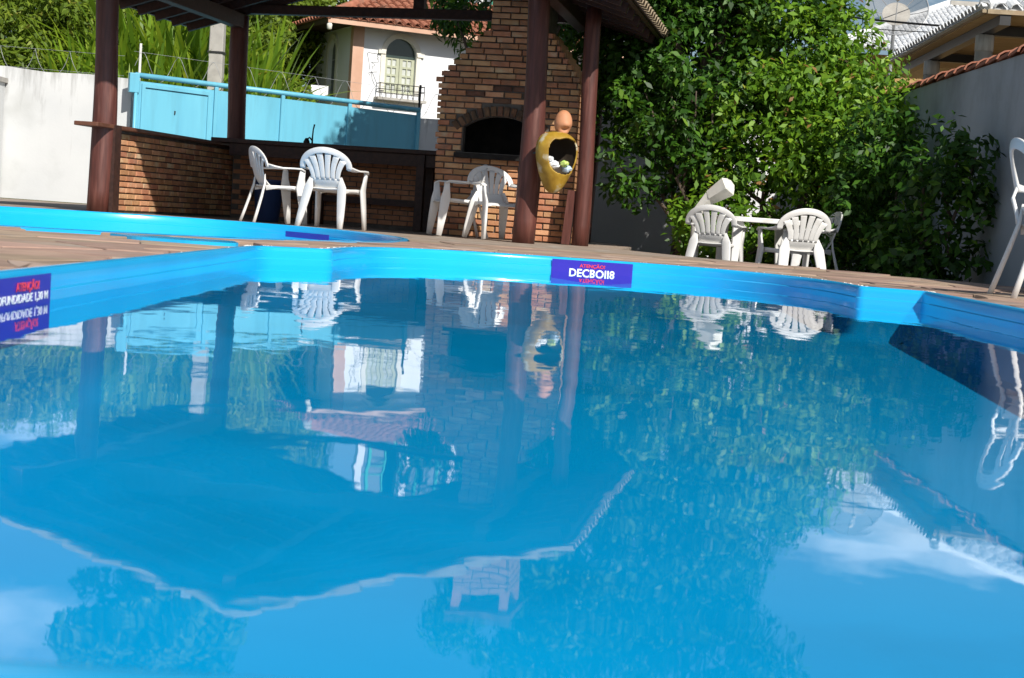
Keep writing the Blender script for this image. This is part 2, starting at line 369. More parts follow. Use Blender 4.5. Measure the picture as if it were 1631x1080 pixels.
arc = []
CX, CY, HW, HD = .455, 8.84, 1.545, 1.93
for k in range(1, 40):
    th = math.pi * k / 40; c, s_ = math.cos(th), math.sin(th)
    e = 2 / 2.55
    arc.append((CX + HW * math.copysign(abs(c) ** e, c), CY + HD * abs(s_) ** e))
POOL = round_poly([(-1.49, .815), (2.35, .815), (2.35, 8.74), (2.0, 8.84)] + arc + [(-1.09, 8.84), (-1.46, 8.50)],
                  [.12, .12, .03, .03] + [0] * len(arc) + [.05, .12])
KID = [(-3.6 + 2.6 * math.cos(2 * math.pi * k / 56), 12.9 + 4.0 * math.sin(2 * math.pi * k / 56)) for k in range(56)]
WATER_Z = -.095

# ------------------------------------------------------------------ ground, deck
big = 900
g = MB(); g.plate([(-big, -big), (big, -big), (big, big), (-big, big)], [[(-7, .2), (-7, 17.2), (3, 17.2), (3, .2)]], (0, 0, -.28), (1, 0, 0), (0, 1, 0), (0, 0, -.02))
tag(g.build('ground', MT['soil'], kind='structure'), 'bare brown garden ground around the paved deck', 'ground')

DECK_EDGE = [(-16, -6), (4.6, -6), (4.6, 11.9), (3.3, 12.75), (2.8, 14.1), (1.85, 15.5), (1.15, 17.2), (1.45, 19.6), (1.2, 25.4), (-16, 25.4)]
d = MB(); d.plate(DECK_EDGE, [list(reversed(POOL)), list(reversed(KID))], (0, 0, -.016), (1, 0, 0), (0, 1, 0), (0, 0, -.25))
deck = tag(d.build('deck', MT['bed'], kind='structure'), 'stone paved deck round the two pools', 'deck')

rng = random.Random(5)
pm = offset_poly(POOL, -.05); km = offset_poly(KID, -.05)
CR = [(-2.45, 9.02), (-2.2, 8.72), (-1.85, 8.62), (-1.6, 8.74), (-1.72, 9.2), (-2.05, 9.15)]   # exposed blue flange by the paddling pool
GX, GY = .46, .52
nx, ny = 20, 27
grid = {}
for i in range(nx + 1):
    for j in range(ny + 1):
        x = -4.4 + i * GX + rng.uniform(-.12, .12) + (.2 if j % 2 else 0); y = -.1 + j * GY + rng.uniform(-.13, .13)
        grid[i, j] = (x, y)
def blocked(x, y): return inside(pm, x, y) or inside(km, x, y)
cells = []
for i in range(nx):
    for j in range(ny):
        q = [grid[i, j], grid[i + 1, j], grid[i + 1, j + 1], grid[i, j + 1]]
        bl = [blocked(*p) for p in q]
        cx = sum(p[0] for p in q) / 4; cy = sum(p[1] for p in q) / 4
        if all(bl) or not inside(DECK_EDGE, cx, cy) or cx > 4.5: continue
        if sum(inside(DECK_EDGE, *p) for p in q) < 4: continue
        q2 = [((nearest(pm, *p) if inside(pm, *p) else nearest(km, *p)) if b else p) for p, b in zip(q, bl)]
        a = abs(sum(q2[k][0] * q2[(k + 1) % 4][1] - q2[(k + 1) % 4][0] * q2[k][1] for k in range(4))) / 2
        cx = sum(p[0] for p in q2) / 4; cy = sum(p[1] for p in q2) / 4
        if a < .03 or blocked(cx, cy): continue
        pl = offset_poly(POOL, -.02) if not cells else pl
        bad = False
        for u_ in (.08, .3, .5, .7, .92):
            for v_ in (.08, .3, .5, .7, .92):
                X_ = (q2[0][0] * (1 - u_) + q2[1][0] * u_) * (1 - v_) + (q2[3][0] * (1 - u_) + q2[2][0] * u_) * v_
                Y_ = (q2[0][1] * (1 - u_) + q2[1][1] * u_) * (1 - v_) + (q2[3][1] * (1 - u_) + q2[2][1] * u_) * v_
                bad = bad or inside(pl, X_, Y_) or inside(CR, X_, Y_)
        if bad: continue
        cells.append((cx, cy, q2))
cells.sort(key=lambda c: -1 / max(.5, c[1]) if c[1] > 2 else 0)
rest = MB()
for k, (cx, cy, q) in enumerate(cells):
    sub = []
    for a in range(4):
        p, n_ = Vector(q[a]), Vector(q[(a + 1) % 4]); sub += [p, p.lerp(n_, .5) + Vector((rng.uniform(-.02, .02), rng.uniform(-.02, .02)))]
    pts = []
    for p in sub:
        v = Vector((p.x - cx, p.y - cy)); L = v.length
        pts.append(tuple(v * max(.2, (L - rng.uniform(.003, .009)) / L)))
    zt = rng.uniform(-.004, .004)
    if k < 290:
        b = MB().prism(pts, -.04, 0)
        st = b.build('paving_stone', MT['stone'], deck, bevel=.006); st.location = (cx, cy, zt); st.rotation_euler = (rng.uniform(-.004, .004), rng.uniform(-.004, .004), 0)
    else: rest.prism([(p[0] + cx, p[1] + cy) for p in pts], -.04, zt)
if rest.v: rest.build('paving_stones', MT['stone'], deck, kind='stuff')

# crumbs of mortar along the pool lip
cr_ = MB()
for k in range(420):
    i = rng.randrange(len(pm)); t = rng.random(); a = Vector(pm[i]); b = Vector(pm[(i + 1) % len(pm)]); p = a.lerp(b, t)
    s_ = rng.uniform(.004, .013)
    cr_.add([(p.x - s_ * 1.5, p.y - s_, -.004), (p.x + s_ * 1.5, p.y - s_, -.004), (p.x + s_, p.y + s_, -.004), (p.x - s_, p.y + s_, -.004), (p.x, p.y, s_ * .7)], [(0, 1, 4), (1, 2, 4), (2, 3, 4), (3, 0, 4)])
cr_.build('mortar_crumbs', MT['cream'], deck, kind='stuff')

# ------------------------------------------------------------------ pools
def pool_shell(poly, prof, floor=True, slope=False):
    mb = MB(); rings = []
    cx = (min(p[0] for p in poly) + max(p[0] for p in poly)) / 2; cy = (min(p[1] for p in poly) + max(p[1] for p in poly)) / 2
    hx = max(p[0] for p in poly) - cx; hy = max(p[1] for p in poly) - cy
    for dd, z in prof:
        q = (offset_poly(poly, dd) if dd else poly) if abs(dd) < .1 else [(cx + (x - cx) * (1 - dd / hx), cy + (y - cy) * (1 - dd / hy)) for x, y in poly]
        rings.append([(x, y, z if not slope or z > -.15 else -.13 + (z + .13) * (.55 - .041 * y) / .44) for x, y in q])
    n = len(poly); vv = [p for r in rings for p in r]
    ff = [(i * n + k, i * n + (k + 1) % n, (i + 1) * n + (k + 1) % n, (i + 1) * n + k) for i in range(len(rings) - 1) for k in range(n)]
    base = (len(rings) - 1) * n
    if floor: ff += [tuple(base + i for i in t) for t in tessellate_polygon([[Vector(p) for p in rings[-1]]])]
    return mb.add(vv, ff)
pool = thing('swimming_pool', 'large blue fibreglass swimming pool with a rounded far end', 'swimming pool', kind='structure')
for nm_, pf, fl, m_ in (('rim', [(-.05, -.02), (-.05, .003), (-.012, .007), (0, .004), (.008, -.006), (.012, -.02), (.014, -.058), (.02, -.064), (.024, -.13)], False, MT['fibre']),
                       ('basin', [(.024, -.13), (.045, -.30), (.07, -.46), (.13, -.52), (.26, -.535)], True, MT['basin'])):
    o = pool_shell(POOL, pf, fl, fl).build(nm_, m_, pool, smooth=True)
    o.modifiers.new('edge', 'EDGE_SPLIT').split_angle = R(40)

wp = offset_poly(POOL, .012)
def flat_up(poly, z):
    tri = []
    for a_, b_, c_ in tessellate_polygon([[Vector((x, y, 0)) for x, y in poly]]):
        p, q, r_ = (Vector(poly[k]) for k in (a_, b_, c_)); tri.append((a_, b_, c_) if (q - p).cross(r_ - p) > 0 else (a_, c_, b_))
    return MB().add([(x, y, z) for x, y in poly], tri)
tag(flat_up(wp, WATER_Z).build('water', MT['water'], None, kind='structure', fixn=False), 'clear still water filling the large blue pool', 'water')

kid = thing('paddling_pool', 'oval blue paddling pool sunk in the deck before the bar', 'paddling pool', kind='structure')
sh = pool_shell(KID, [(-.05, -.02), (-.05, .003), (-.012, .008), (0, .004), (.01, -.008), (.014, -.085), (.022, -.092), (.05, -.40), (.2, -.45)])
o = sh.build('shell', MT['fibre'], kid, smooth=True)
o.modifiers.new('edge', 'EDGE_SPLIT').split_angle = R(40)
f_ = MB().prism(round_poly(CR, [.09] * 6), -.02, .004); f_.build('exposed_flange', MT['fibre'], kid)
wp = offset_poly(KID, .016); 
tag(flat_up(wp, -.15).build('water', MT['water'], None, kind='structure', fixn=False), 'shallow water in the oval paddling pool', 'water')

# ------------------------------------------------------------------ depth signs
def text_mesh(body, size, m, bold=.0, sx=1.0):
    cu = bpy.data.curves.new('lettering', 'FONT'); cu.body = body; cu.size = size; cu.align_x = 'CENTER'; cu.align_y = 'CENTER'
    cu.offset = bold; cu.extrude = .0006; cu.resolution_u = 3
    o = bpy.data.objects.new('lettering_curve', cu); C.objects.link(o)
    dg = bpy.context.evaluated_depsgraph_get(); me = bpy.data.meshes.new_from_object(o.evaluated_get(dg))
    bpy.data.objects.remove(o); bpy.data.curves.remove(cu)
    n = len(me.vertices); co = np.empty(n * 3, np.float32); me.vertices.foreach_get('co', co); co = co.reshape(-1, 3)
    ce = (co.max(0) + co.min(0)) / 2; co -= ce; co[:, 0] *= sx; me.vertices.foreach_set('co', co.ravel()); me.update()
    me.materials.clear(); me.materials.append(m)
    return me, co[:, 0].max() - co[:, 0].min(), co[:, 1].max() - co[:, 1].min()
def sign(label, loc, rz, wd, z0, z1, lines, curve=0):
    t = thing('depth_sign', label, 'sign', loc, rz, 'blue warning signs on the pool walls')
    mb = MB(); mb.box(-wd / 2, wd / 2, 0, .004, z0, z1); mb.build('panel', MT['sign_blue'], t)
    for body, m, hgt, wid, z, x in lines:
        me, a, b = text_mesh(body, .05, m, .0013 if len(body) < 10 else .0006)
        link('lettering', me, t, (x, -.003, z), (R(90), 0, 0), (wid / a, hgt / b, 1))
    return t
sign('blue warning sign on the rounded far wall of the swimming pool', (.53, CY + HD - .042, 0), R(-1.5), .57, -.205, -.008,
     [('ATENÇÃO!', MT['red_ink'], .036, .18, -.044, 0), ('DECBOII8', MT['white_ink'], .058, .32, -.095, 0)])
sign('blue depth sign on the straight side wall of the swimming pool', (-1.441, 4.42, 0), R(89.8), .57, -.205, -.008,
     [('ATENÇÃO!', MT['red_ink'], .038, .21, -.038, .06), ('PROFUNDIDADE 1,30 M', MT['white_ink'], .030, .50, -.074, 0)])
th0, th1 = R(64.5), R(48.5)
a = Vector((-3.6 + 2.57 * math.cos(th0), 12.9 + 3.96 * math.sin(th0), 0)); b = Vector((-3.6 + 2.57 * math.cos(th1), 12.9 + 3.96 * math.sin(th1), 0))
ang = math.atan2(b.y - a.y, b.x - a.x)
sign('plain blue sign on the inner wall of the paddling pool', (a + b) / 2 + Vector((-.05, -.06, 0)), ang, (b - a).length * .9, -.115, -.055, [])

# ------------------------------------------------------------------ pavilion
PA = R(-11)
pv_c = Vector((-2.10, 18.55, 0))
V_ = Vector((math.cos(PA), math.sin(PA), 0)); U_ = Vector((-math.sin(PA), math.cos(PA), 0))
def loc_of(X, Y):
    d_ = Vector((X, Y, 0)) - pv_c; return d_.dot(V_), d_.dot(U_)
pav = thing('pavilion', 'open barbecue pavilion with tiled gable roof on red timber posts', 'pavilion', pv_c, PA)
HWR = 3.5; EAVE = 2.66; RIDGE = 3.72; Y0, Y1 = -3.35, 2.85
def roof_z(x): return RIDGE - (RIDGE - EAVE) * abs(x) / HWR
posts = {'L': (loc_of(-4.9, 17.7), .135), 'M': (loc_of(.055, 16.82), .122), 'B': (loc_of(-4.12, 21.7), .13), 'R': (loc_of(.70, 17.75), .092), 'K': (loc_of(.88, 21.0), .12)}
rp = random.Random(2)
for key, ((x, y), r_) in posts.items():
    pts = []; rr = []; zt = roof_z(x) - .12
    ph = rp.uniform(0, 6)
    for k in range(13):
        z = zt * k / 12; pts.append((x + .018 * math.sin(ph + z * 1.7), y + .015 * math.cos(ph + z * 1.3), z - .016 if k == 0 else z))
        rr.append(r_ * (1.06 - .10 * k / 12 + .035 * math.sin(ph * 2 + z * 3.1)))
    MB().tube(pts, rr, 14).build('post', MT['wood_red'], pav, smooth=True)
Lx, Ly = posts['L'][0]; Mx, My = posts['M'][0]; Bx, By = posts['B'][0]; Rx, Ry = posts['R'][0]; Kx, Ky = posts['K'][0]
mb = MB(); mb.beam((Lx + .16, Ly + .05, -.01), (Lx + .15, Ly + .05, 1.0), .05, .16, (0, 1, 0)); mb.build('post_plank', MT['wood_dark'], pav)
mb = MB(); mb.beam((Rx - .16, Ry + .02, -.01), (Rx - .12, Ry + .02, .62), .10, .08, (0, 1, 0)); mb.build('post_brace', MT['wood_red'], pav)
# plates and tie beams
for nm, a_, b_ in (('plate_beam', (Lx, Y0 + .3, roof_z(Lx) - .2), (Bx, Y1 - .15, roof_z(Bx) - .2)), ('plate_beam', (Mx + .1, Y0 + .3, roof_z(Mx) - .2), (Kx, Y1 - .15, roof_z(Kx) - .2)),
                   ('tie_beam', (-2.45, By, roof_z(Bx) - .02), (2.6, By, roof_z(Kx) + .02)), ('tie_beam', (-2.7, My - .0, roof_z(Mx) - .08), (2.7, My, roof_z(Mx) - .08)),
                   ('ridge_beam', (0, Y0 + .1, RIDGE - .16), (0, Y1 - .1, RIDGE - .16))):
    MB().beam(a_, b_, .16, .13 if nm == 'tie_beam' and a_[1] > 0 else .20).build(nm, MT['wood_dark'], pav, bevel=.01)
MB().beam((0, By, roof_z(Bx)), (0, By, RIDGE - .2), .15, .15, (0, 1, 0)).build('king_post', MT['wood_dark'], pav)
for k in range(12):
    y = Y0 + .15 + k * (Y1 - Y0 - .3) / 11
    for s_ in (-1, 1):
        MB().beam((s_ * .02, y, RIDGE - .075), (s_ * (HWR - .12), y, roof_z(HWR - .12) - .075), .07, .11).build('rafter', MT['wood_dark'], pav)
for s_ in (-1, 1):
    for k in range(10):
        x = s_ * (.2 + k * .36); MB().beam((x, Y0 + .03, roof_z(x) - .018), (x, Y1 - .03, roof_z(x) - .018), .05, .03).build('batten', MT['wood_dark'], pav)

MT['roof_shade'] = mat('roof_shade_sheet', (.030, .017, .012), (.055, .032, .022), rough=.9, scale=5)  # added sheet beneath the tiles, coloured dark to paint the roof's inner shade
def tile_roof(mb, o_, e, d_, L, S, n, col=.21, row=.38, hip0=0, hip1=0, r_=.085, rnd=None, under=True):
    """o_: top corner, e: along the eave (length L), d_: down the slope (length S); hip0/hip1: how far each end is cut back at the top"""
    o_, e, d_, n = Vector(o_), Vector(e), Vector(d_), Vector(n); rnd = rnd or random.Random(1)
    if under:
        q = [o_ + e * hip0, o_ + e * (L - hip1), o_ + e * L + d_ * S, o_ + d_ * S]
        mb.add([p + n * .012 for p in q] + [p - n * .006 for p in q], [(0, 1, 2, 3), (7, 6, 5, 4), (0, 4, 5, 1), (1, 5, 6, 2), (2, 6, 7, 3), (3, 7, 4, 0)])
    nc = int(L / col)
    for i in range(nc + 1):
        x = i * L / nc
        s0 = 0
        if hip0 and x < hip0: s0 = S * (1 - x / hip0)
        if hip1 and x > L - hip1: s0 = S * (1 - (L - x) / hip1)
        nr = max(1, int(round((S - s0) / row)))
        for j in range(nr):
            sa = s0 + (S - s0) * j / nr - .03; sb = s0 + (S - s0) * (j + 1) / nr + .03
            dx = rnd.uniform(-.008, .008); vv = []
            for (sv, rv, hv) in ((sa, r_ * .82, 0), (sb, r_, .018)):
                for k in range(6):
                    t = math.pi * k / 5
                    vv.append(o_ + e * (x + dx + math.cos(t) * rv) + d_ * sv + n * (.012 + hv + math.sin(t) * rv * .85))
            for k in range(6):
                t = math.pi * k / 5
                vv.append(o_ + e * (x + dx + math.cos(t) * (r_ - .014)) + d_ * sb + n * (.012 + .018 + math.sin(t) * (r_ - .014) * .85))
            mb.add(vv, [(k, k + 1, 7 + k, 6 + k) for k in range(5)] + [(6 + k, 7 + k, 13 + k, 12 + k) for k in range(5)])
    return mb
sl_len = math.hypot(HWR, RIDGE - EAVE)
for s_ in (-1, 1):
    dv = Vector((s_ * HWR, 0, EAVE - RIDGE)).normalized(); n_ = Vector((s_ * (RIDGE - EAVE), 0, HWR)).normalized()
    ro = tile_roof(MB(), (0, Y0, RIDGE), (0, 1, 0), dv, Y1 - Y0, sl_len, n_, rnd=random.Random(3), under=False).build('roof_tiles', MT['tile_pale'], pav, kind='stuff', fixn=False)
for s_ in (-1, 1):
    MB().add([(0, Y0, RIDGE + .012), (0, Y1, RIDGE + .012), (s_ * HWR, Y1, EAVE + .012), (s_ * HWR, Y0, EAVE + .012), (0, Y0, RIDGE - .003), (0, Y1, RIDGE - .003), (s_ * HWR, Y1, EAVE - .003), (s_ * HWR, Y0, EAVE - .003)],
             [(0, 1, 2, 3), (7, 6, 5, 4), (0, 4, 5, 1), (1, 5, 6, 2), (2, 6, 7, 3), (3, 7, 4, 0)]).build('roof_shade_sheet', MT['roof_shade'], pav)
mb = MB()
for k in range(18):
    y = Y0 + (Y1 - Y0) * k / 18; vv = []
    for yy, rv in ((y - .02, .10), (y + (Y1 - Y0) / 18 + .02, .115)):
        for j in range(7):
            t = math.pi * j / 6; vv.append((math.cos(t) * rv, yy, RIDGE + .02 + math.sin(t) * rv * .9))
    mb.add(vv, [(j, j + 1, 8 + j, 7 + j) for j in range(6)])
mb.build('ridge_tiles', MT['tile_pale'], pav, kind='stuff', fixn=False)

# brick helper -----------------------------------------------------
BR = {}
def brick_mesh(l, h, dp, m):
    k = (round(l, 3), round(h, 3), round(dp, 3), m.name)
    if k not in BR:
        b = MB(); e = .006
        x, z = l / 2, h / 2
        b.add([(-x, 0, -z), (x, 0, -z), (x, 0, z), (-x, 0, z), (-x, -dp + e, -z), (x, -dp + e, -z), (x, -dp + e, z), (-x, -dp + e, z),
               (-x + e, -dp, -z + e), (x - e, -dp, -z + e), (x - e, -dp, z - e), (-x + e, -dp, z - e)],
              [(0, 4, 5, 1), (1, 5, 6, 2), (2, 6, 7, 3), (3, 7, 4, 0), (4, 8, 9, 5), (5, 9, 10, 6), (6, 10, 11, 7), (7, 11, 8, 4), (8, 11, 10, 9)])
        BR[k] = b.mesh('brick', m)
    return BR[k]

# low brick wall carrying the counter, from the front left post to the back corner post
wl = thing('brick_counter', 'brick counter wall with timber top between two red posts', 'counter', pv_c + V_ * Lx + U_ * Ly, PA)
LEN = By - Ly
MB().box(-.06, .05, .12, LEN - .05, -.016, .955).build('core', MT['mortar'], wl)
rb = random.Random(8); ch = .0705
for r_ in range(13):
    off = -.115 if r_ % 2 else 0
    y = .14 + off * .5
    z = .035 + r_ * ch + .01
    while y < LEN - .08:
        l = .205 + rb.uniform(-.006, .006); y1 = min(y + l, LEN - .06); y0_ = max(y, .12)
        if y1 - y0_ > .05:
            link('brick', brick_mesh(round((y1 - y0_) / .02) * .02, .056, .022, MT['brick_pale'] if rb.random() < .5 else MT['brick']), wl, (.051 + rb.uniform(0, .006), (y0_ + y1) / 2, z), (rb.uniform(-.01, .01), 0, R(90) + rb.uniform(-.01, .01)))
        y = y + l + .012
MB().box(-.13, .16, -.45, LEN + .1, .957, 1.005).build('counter_top', MT['wood_top'], wl, bevel=.008)

# timber bar along the back
bar = thing('timber_bar', 'dark timber bar counter with square legs before a brick back wall', 'bar counter', pv_c + V_ * Bx + U_ * By, PA)
BL = 1.29 - Bx
MB().box(.1, BL + .3, -.28, -.16, -.016, .98).build('back_wall', MT['mortar'], bar)
bk = MB()
for r_ in range(13):
    x = .12 + (.1 if r_ % 2 else 0)
    while x < BL + .1:
        bk.box(x, x + .2, -.30, -.27, .04 + r_ * ch, .04 + r_ * ch + .056); x += .214
bk.build('back_wall_bricks', MT['brick'], bar, kind='stuff')
MB().box(.05, BL + .35, -1.0, -.12, 1.0, 1.06).build('bar_top', MT['wood_dark'], bar, bevel=.008)
xa, xb = .41 - Bx, -1.14 - Bx
for (x0, x1) in ((.3, xb - .06), (xb + .06, xa - .06), (xa + .06, BL + .2)):
    MB().box(x0, x1, -.94, -.88, .84, .998).build('apron', MT['wood_dark'], bar)
for x in (xb, xa):
    for y in (-.92, -.42):
        MB().box(x - .055, x + .055, y - .055, y + .055, -.016, .998).build('leg', MT['wood_dark'], bar, bevel=.006)
MB().box(.3, BL + .1, -.45, -.39, .30, .38).build('rail', MT['wood_dark'], bar)

tapx = at(488, 228, 20.6); a_, b_ = loc_of(tapx.x, tapx.y)
tp = thing('bar_tap', 'thin black tap standing on the timber bar top', 'tap', pv_c + V_ * a_ + U_ * (By - .62) + Vector((0, 0, 1.06)), PA)
MB().lathe([(.045, 0), (.045, .03), (.03, .06), (.018, .08)], 12, (-.08, 0, 0)).build('base', MT['iron'], tp, smooth=True)
MB().tube([(-.08, 0, .06), (-.04, 0, .09), (.0, 0, .05)], .012, 8).build('handle', MT['iron'], tp, smooth=True)
MB().tube([(0, 0, 0), (0, 0, .1), (.005, 0, .2), (.02, 0, .27)], [.014, .011, .010, .012], 8).build('spout', MT['iron'], tp, smooth=True)
bp_ = at(425, 352, 19.3)
bn = thing('waste_bin', 'dark blue plastic bin in the shade under the bar', 'bin', (bp_.x, 19.3, 0), 0)
MB().lathe([(.14, -.016), (.15, .0), (.19, .48), (.205, .50), (.205, .52), (.18, .52), (.14, .04)], 20).build('body', MT['bin'], bn, smooth=True)

# ------------------------------------------------------------------ brick barbecue and chimney
c0 = Vector((-1.05, 18.36, 0)); bx_, by_ = loc_of(c0.x, c0.y)
bq = thing('brick_barbecue', 'tall brick barbecue with arched firebox and stepped chimney', 'barbecue', pv_c + V_ * bx_ + U_ * by_, PA)
ch = .0725; W = 1.66; D_ = 1.0; HB = 26 * ch - .006; ow0, ow1, oz0, ozs, ozt = .30, 1.18, 1.0, 1.30, 1.44
def arch_pts(x0, x1, z0, zs, zt, n=12):
    pts = [(x0, z0), (x1, z0), (x1, zs)]
    hw = (x1 - x0) / 2; h = zt - zs; rad = (hw * hw + h * h) / (2 * h); cz = zt - rad; cx = (x0 + x1) / 2; a0 = math.asin(hw / rad)
    for k in range(1, n): t = a0 - 2 * a0 * k / n; pts.append((cx + rad * math.sin(t), cz + rad * math.cos(t)))
    pts.append((x0, zs)); return pts, cx, cz, rad, a0
op, acx, acz, arad, aa0 = arch_pts(ow0, ow1, oz0, ozs, ozt)
MB().plate([(0, -.016), (W, -.016), (W, HB), (0, HB)], [op[::-1]], (0, 0, 0), (1, 0, 0), (0, 0, 1), (0, .12, 0)).build('front_core', MT['mortar'], bq)
for bxs in ((0, .12, .1205, D_, -.016, HB), (W - .12, W, .1205, D_, -.016, HB), (.1205, W - .1205, D_ - .1, D_, -.016, HB), (.1205, W - .1205, .1205, D_ - .1005, -.016, .95)):
    MB().box(*bxs).build('body_core', MT['mortar'], bq)
MB().box(.122, W - .122, .122, D_ - .102, .951, .97).build('firebox_floor', MT['soot'], bq)
MB().box(.122, .135, .122, D_ - .102, .972, HB - .02).box(W - .135, W - .122, .122, D_ - .102, .972, HB - .02).box(.137, W - .137, D_ - .115, D_ - .102, .972, HB - .02).build('firebox_lining', MT['soot'], bq)
MB().box(ow0 - .07, ow1 + .07, -.13, .02, .925, .985).build('ledge', MT['soot'], bq, bevel=.006)
nst = 8; ins = .066
stx0, stx1, sty1 = nst * ins + .02, W - nst * ins + .10, D_ - .3
for k in range(nst):
    MB().box(k * ins + .012, W - k * ins * .8 - .012, .01 + k * .012, D_ - k * .03, HB + k * ch + .0005, HB + (k + 1) * ch).build('step_core', MT['mortar'], bq)
SX0, SX1, SY0, SY1 = nst * ins + .01, W - nst * ins * .8 - .01, .11, .75
ZS = HB + nst * ch; ZTOP = 4.45
MB().box(SX0 + .01, SX1 - .01, SY0 + .01, SY1 - .01, ZS + .001, ZTOP - .35).build('stack_core', MT['mortar'], bq)
rb = random.Random(4); nb = 0
def rowof(xa_, xb_, yf, z, off, skip=None, mats=None):
    global nb
    x = xa_ - (.115 if off else 0)
    while x < xb_ - .01:
        l = .214 + rb.uniform(-.008, .008); p0 = max(x, xa_); p1 = min(x + l, xb_)
        x += l + .013
        segs = [(p0, p1)]
        if skip: 
            s0, s1 = skip; segs = []
            if p0 < s0: segs.append((p0, min(p1, s0)))
            if p1 > s1: segs.append((max(p0, s1), p1))
        for a, b in segs:
            if b - a < .035: continue
            link('brick', brick_mesh(max(.04, round((b - a) / .02) * .02 - .002), .057, .024, mats or (MT['brick_soot'] if (ozt + .05 < z < ozt + .40 and ow0 - .1 < (a + b) / 2 < ow1 + .1 and rb.random() < .55 - (z - ozt)) else MT['brick'] if rb.random() < .6 else MT['brick_pale'])), bq,
                 ((a + b) / 2, yf + .002 - rb.uniform(0, .007), z), (rb.uniform(-.012, .012), rb.uniform(-.008, .008), rb.uniform(-.012, .012))); nb += 1
nrow = 26
for r_ in range(nrow):
    z = .03 + r_ * ch
    skip = None
    zz = z + .03
    if oz0 - .10 < z < ozt + .13:
        if z <= ozs + .02: skip = (ow0 - .012, ow1 + .012) if z > oz0 - .02 else (ow0 - .08, ow1 + .08)
        else:
            rr = arad + .125; dz = (z - .02) - acz
            skip = (acx - math.sqrt(max(0, rr * rr - dz * dz)) , acx + math.sqrt(max(0, rr * rr - dz * dz))) if dz < rr else None
    pr = .02 if r_ == nrow - 1 else 0
    rowof(-.012 - (rb.choice((0, .02)) if z > 1.0 else 0) - pr * 1.5, W + .012 + pr, -pr, z, r_ % 2, skip)
for k in range(15):                                                     # arch ring
    t = aa0 * 1.12 - 2 * aa0 * 1.12 * k / 14
    link('brick', brick_mesh(.062, .115, .03, MT['brick_soot']), bq, (acx + (arad + .062) * math.sin(t), 0, acz + (arad + .062) * math.cos(t)), (0, t, 0)); nb += 1
for k in range(nst):
    rowof(k * ins - .004, W - k * ins * .8 + .004, k * .012, HB + k * ch + .036, k % 2)
zk = ZS + .036; k = 0
while zk < 3.0:
    rowof(SX0, SX1, SY0, zk, k % 2); zk += ch; k += 1
sidebk = MB()
for r_ in range(nrow + nst):
    z = .03 + r_ * ch; y = .0 if r_ % 2 else .1
    kk = max(0, r_ - nrow); xr = W - kk * ins * .8
    if r_ % 2: sidebk.box(xr - .002, xr + .022 - .004 * rb.random(), .0 + kk * .012, .095, z - .029, z + .029); y = .108
    else: sidebk.box(xr - .002, xr + .022, .0 + kk * .012, .2, z - .029, z + .029); y = .213
    while y < D_ - kk * .03 - .03:
        sidebk.box(xr - .002, xr + .02 - .006 * rb.random(), y, min(y + .21, D_ - kk * .03), z - .029, z + .029); y += .223
while zk < ZTOP - .35:
    x = SX0 - (.1 if k % 2 else 0)
    while x < SX1:
        sidebk.box(max(x, SX0), min(x + .21, SX1), SY0 - .02, SY0 + .02, zk - .029, zk + .029); x += .222
    y = SY0 + (.05 if k % 2 else .12)
    sidebk.box(SX1 - .02, SX1 + .012, SY0 - .02, y, zk - .029, zk + .029)
    while y < SY1:
        sidebk.box(SX1 - .02, SX1 + .012, y + .012, min(y + .21, SY1), zk - .029, zk + .029); y += .222
    zk += ch; k += 1
sidebk.build('far_bricks', MT['brick'], bq, kind='stuff')
for cx_ in (SX0 + .04, SX1 - .04):
    for cy_ in (SY0 + .04, SY1 - .04):
        MB().box(cx_ - .05, cx_ + .05, cy_ - .05, cy_ + .05, ZTOP - .349, ZTOP - .05).build('chimney_pier', MT['brick'], bq)
MB().box(SX0 - .06, SX1 + .06, SY0 - .06, SY1 + .06, ZTOP - .049, ZTOP + .03).build('chimney_cap', MT['brick_soot'], bq)

# ------------------------------------------------------------------ clay figure jar hung on the front post
jp = at(884, 262, 16.50)
jar = thing('figure_jar', 'yellow clay jar with open belly and bald terracotta head on post', 'jar', (jp.x, 16.50, .55), R(14))
prof = [(0.0, .0), (.05, .012), (.10, .06), (.145, .14), (.19, .25), (.222, .36), (.232, .45), (.222, .53), (.185, .60), (.12, .645), (.055, .66)]
def jar_r(t):
    x = t * (len(prof) - 1); i = min(int(x), len(prof) - 2); f_ = x - i
    P = [Vector(prof[max(0, min(len(prof) - 1, k))]) for k in (i - 1, i, i + 1, i + 2)]
    q = .5 * ((2 * P[1]) + (P[2] - P[0]) * f_ + (2 * P[0] - 5 * P[1] + 4 * P[2] - P[3]) * f_ ** 2 + (3 * P[1] - P[0] - 3 * P[2] + P[3]) * f_ ** 3)
    return max(q.x, .002), q.y
NS, NTt = 168, 120
vv = []; ff = []; rj = random.Random(3)
for i in range(NTt + 1):
    r_, z = jar_r(i / NTt)
    for k in range(NS):
        th = 2 * math.pi * k / NS; wob = 1 + .03 * math.sin(3 * th + z * 6) + .02 * math.sin(5 * th - z * 9)
        vv.append((r_ * wob * math.cos(th), r_ * .92 * wob * math.sin(th), z))
def in_open(p):
    x, y, z = p
    if y > -.02: return False
    ax = (x - .065) / .195; az = (z - .43) / (.18 if z > .43 else .225)
    top = .588 + .012 * math.cos((x - .075) * 26)
    return abs(ax) ** 2.4 + abs(az) ** 2.4 < 1 and z < top
for i in range(NTt):
    for k in range(NS):
        q = (i * NS + k, i * NS + (k + 1) % NS, (i + 1) * NS + (k + 1) % NS, (i + 1) * NS + k)
        c = [sum(vv[a][b] for a in q) / 4 for b in range(3)]
        if not in_open(c): ff.append(q)
jb = MB().add(vv, ff).build('body', MT['jar'], jar, smooth=True, fixn=False)
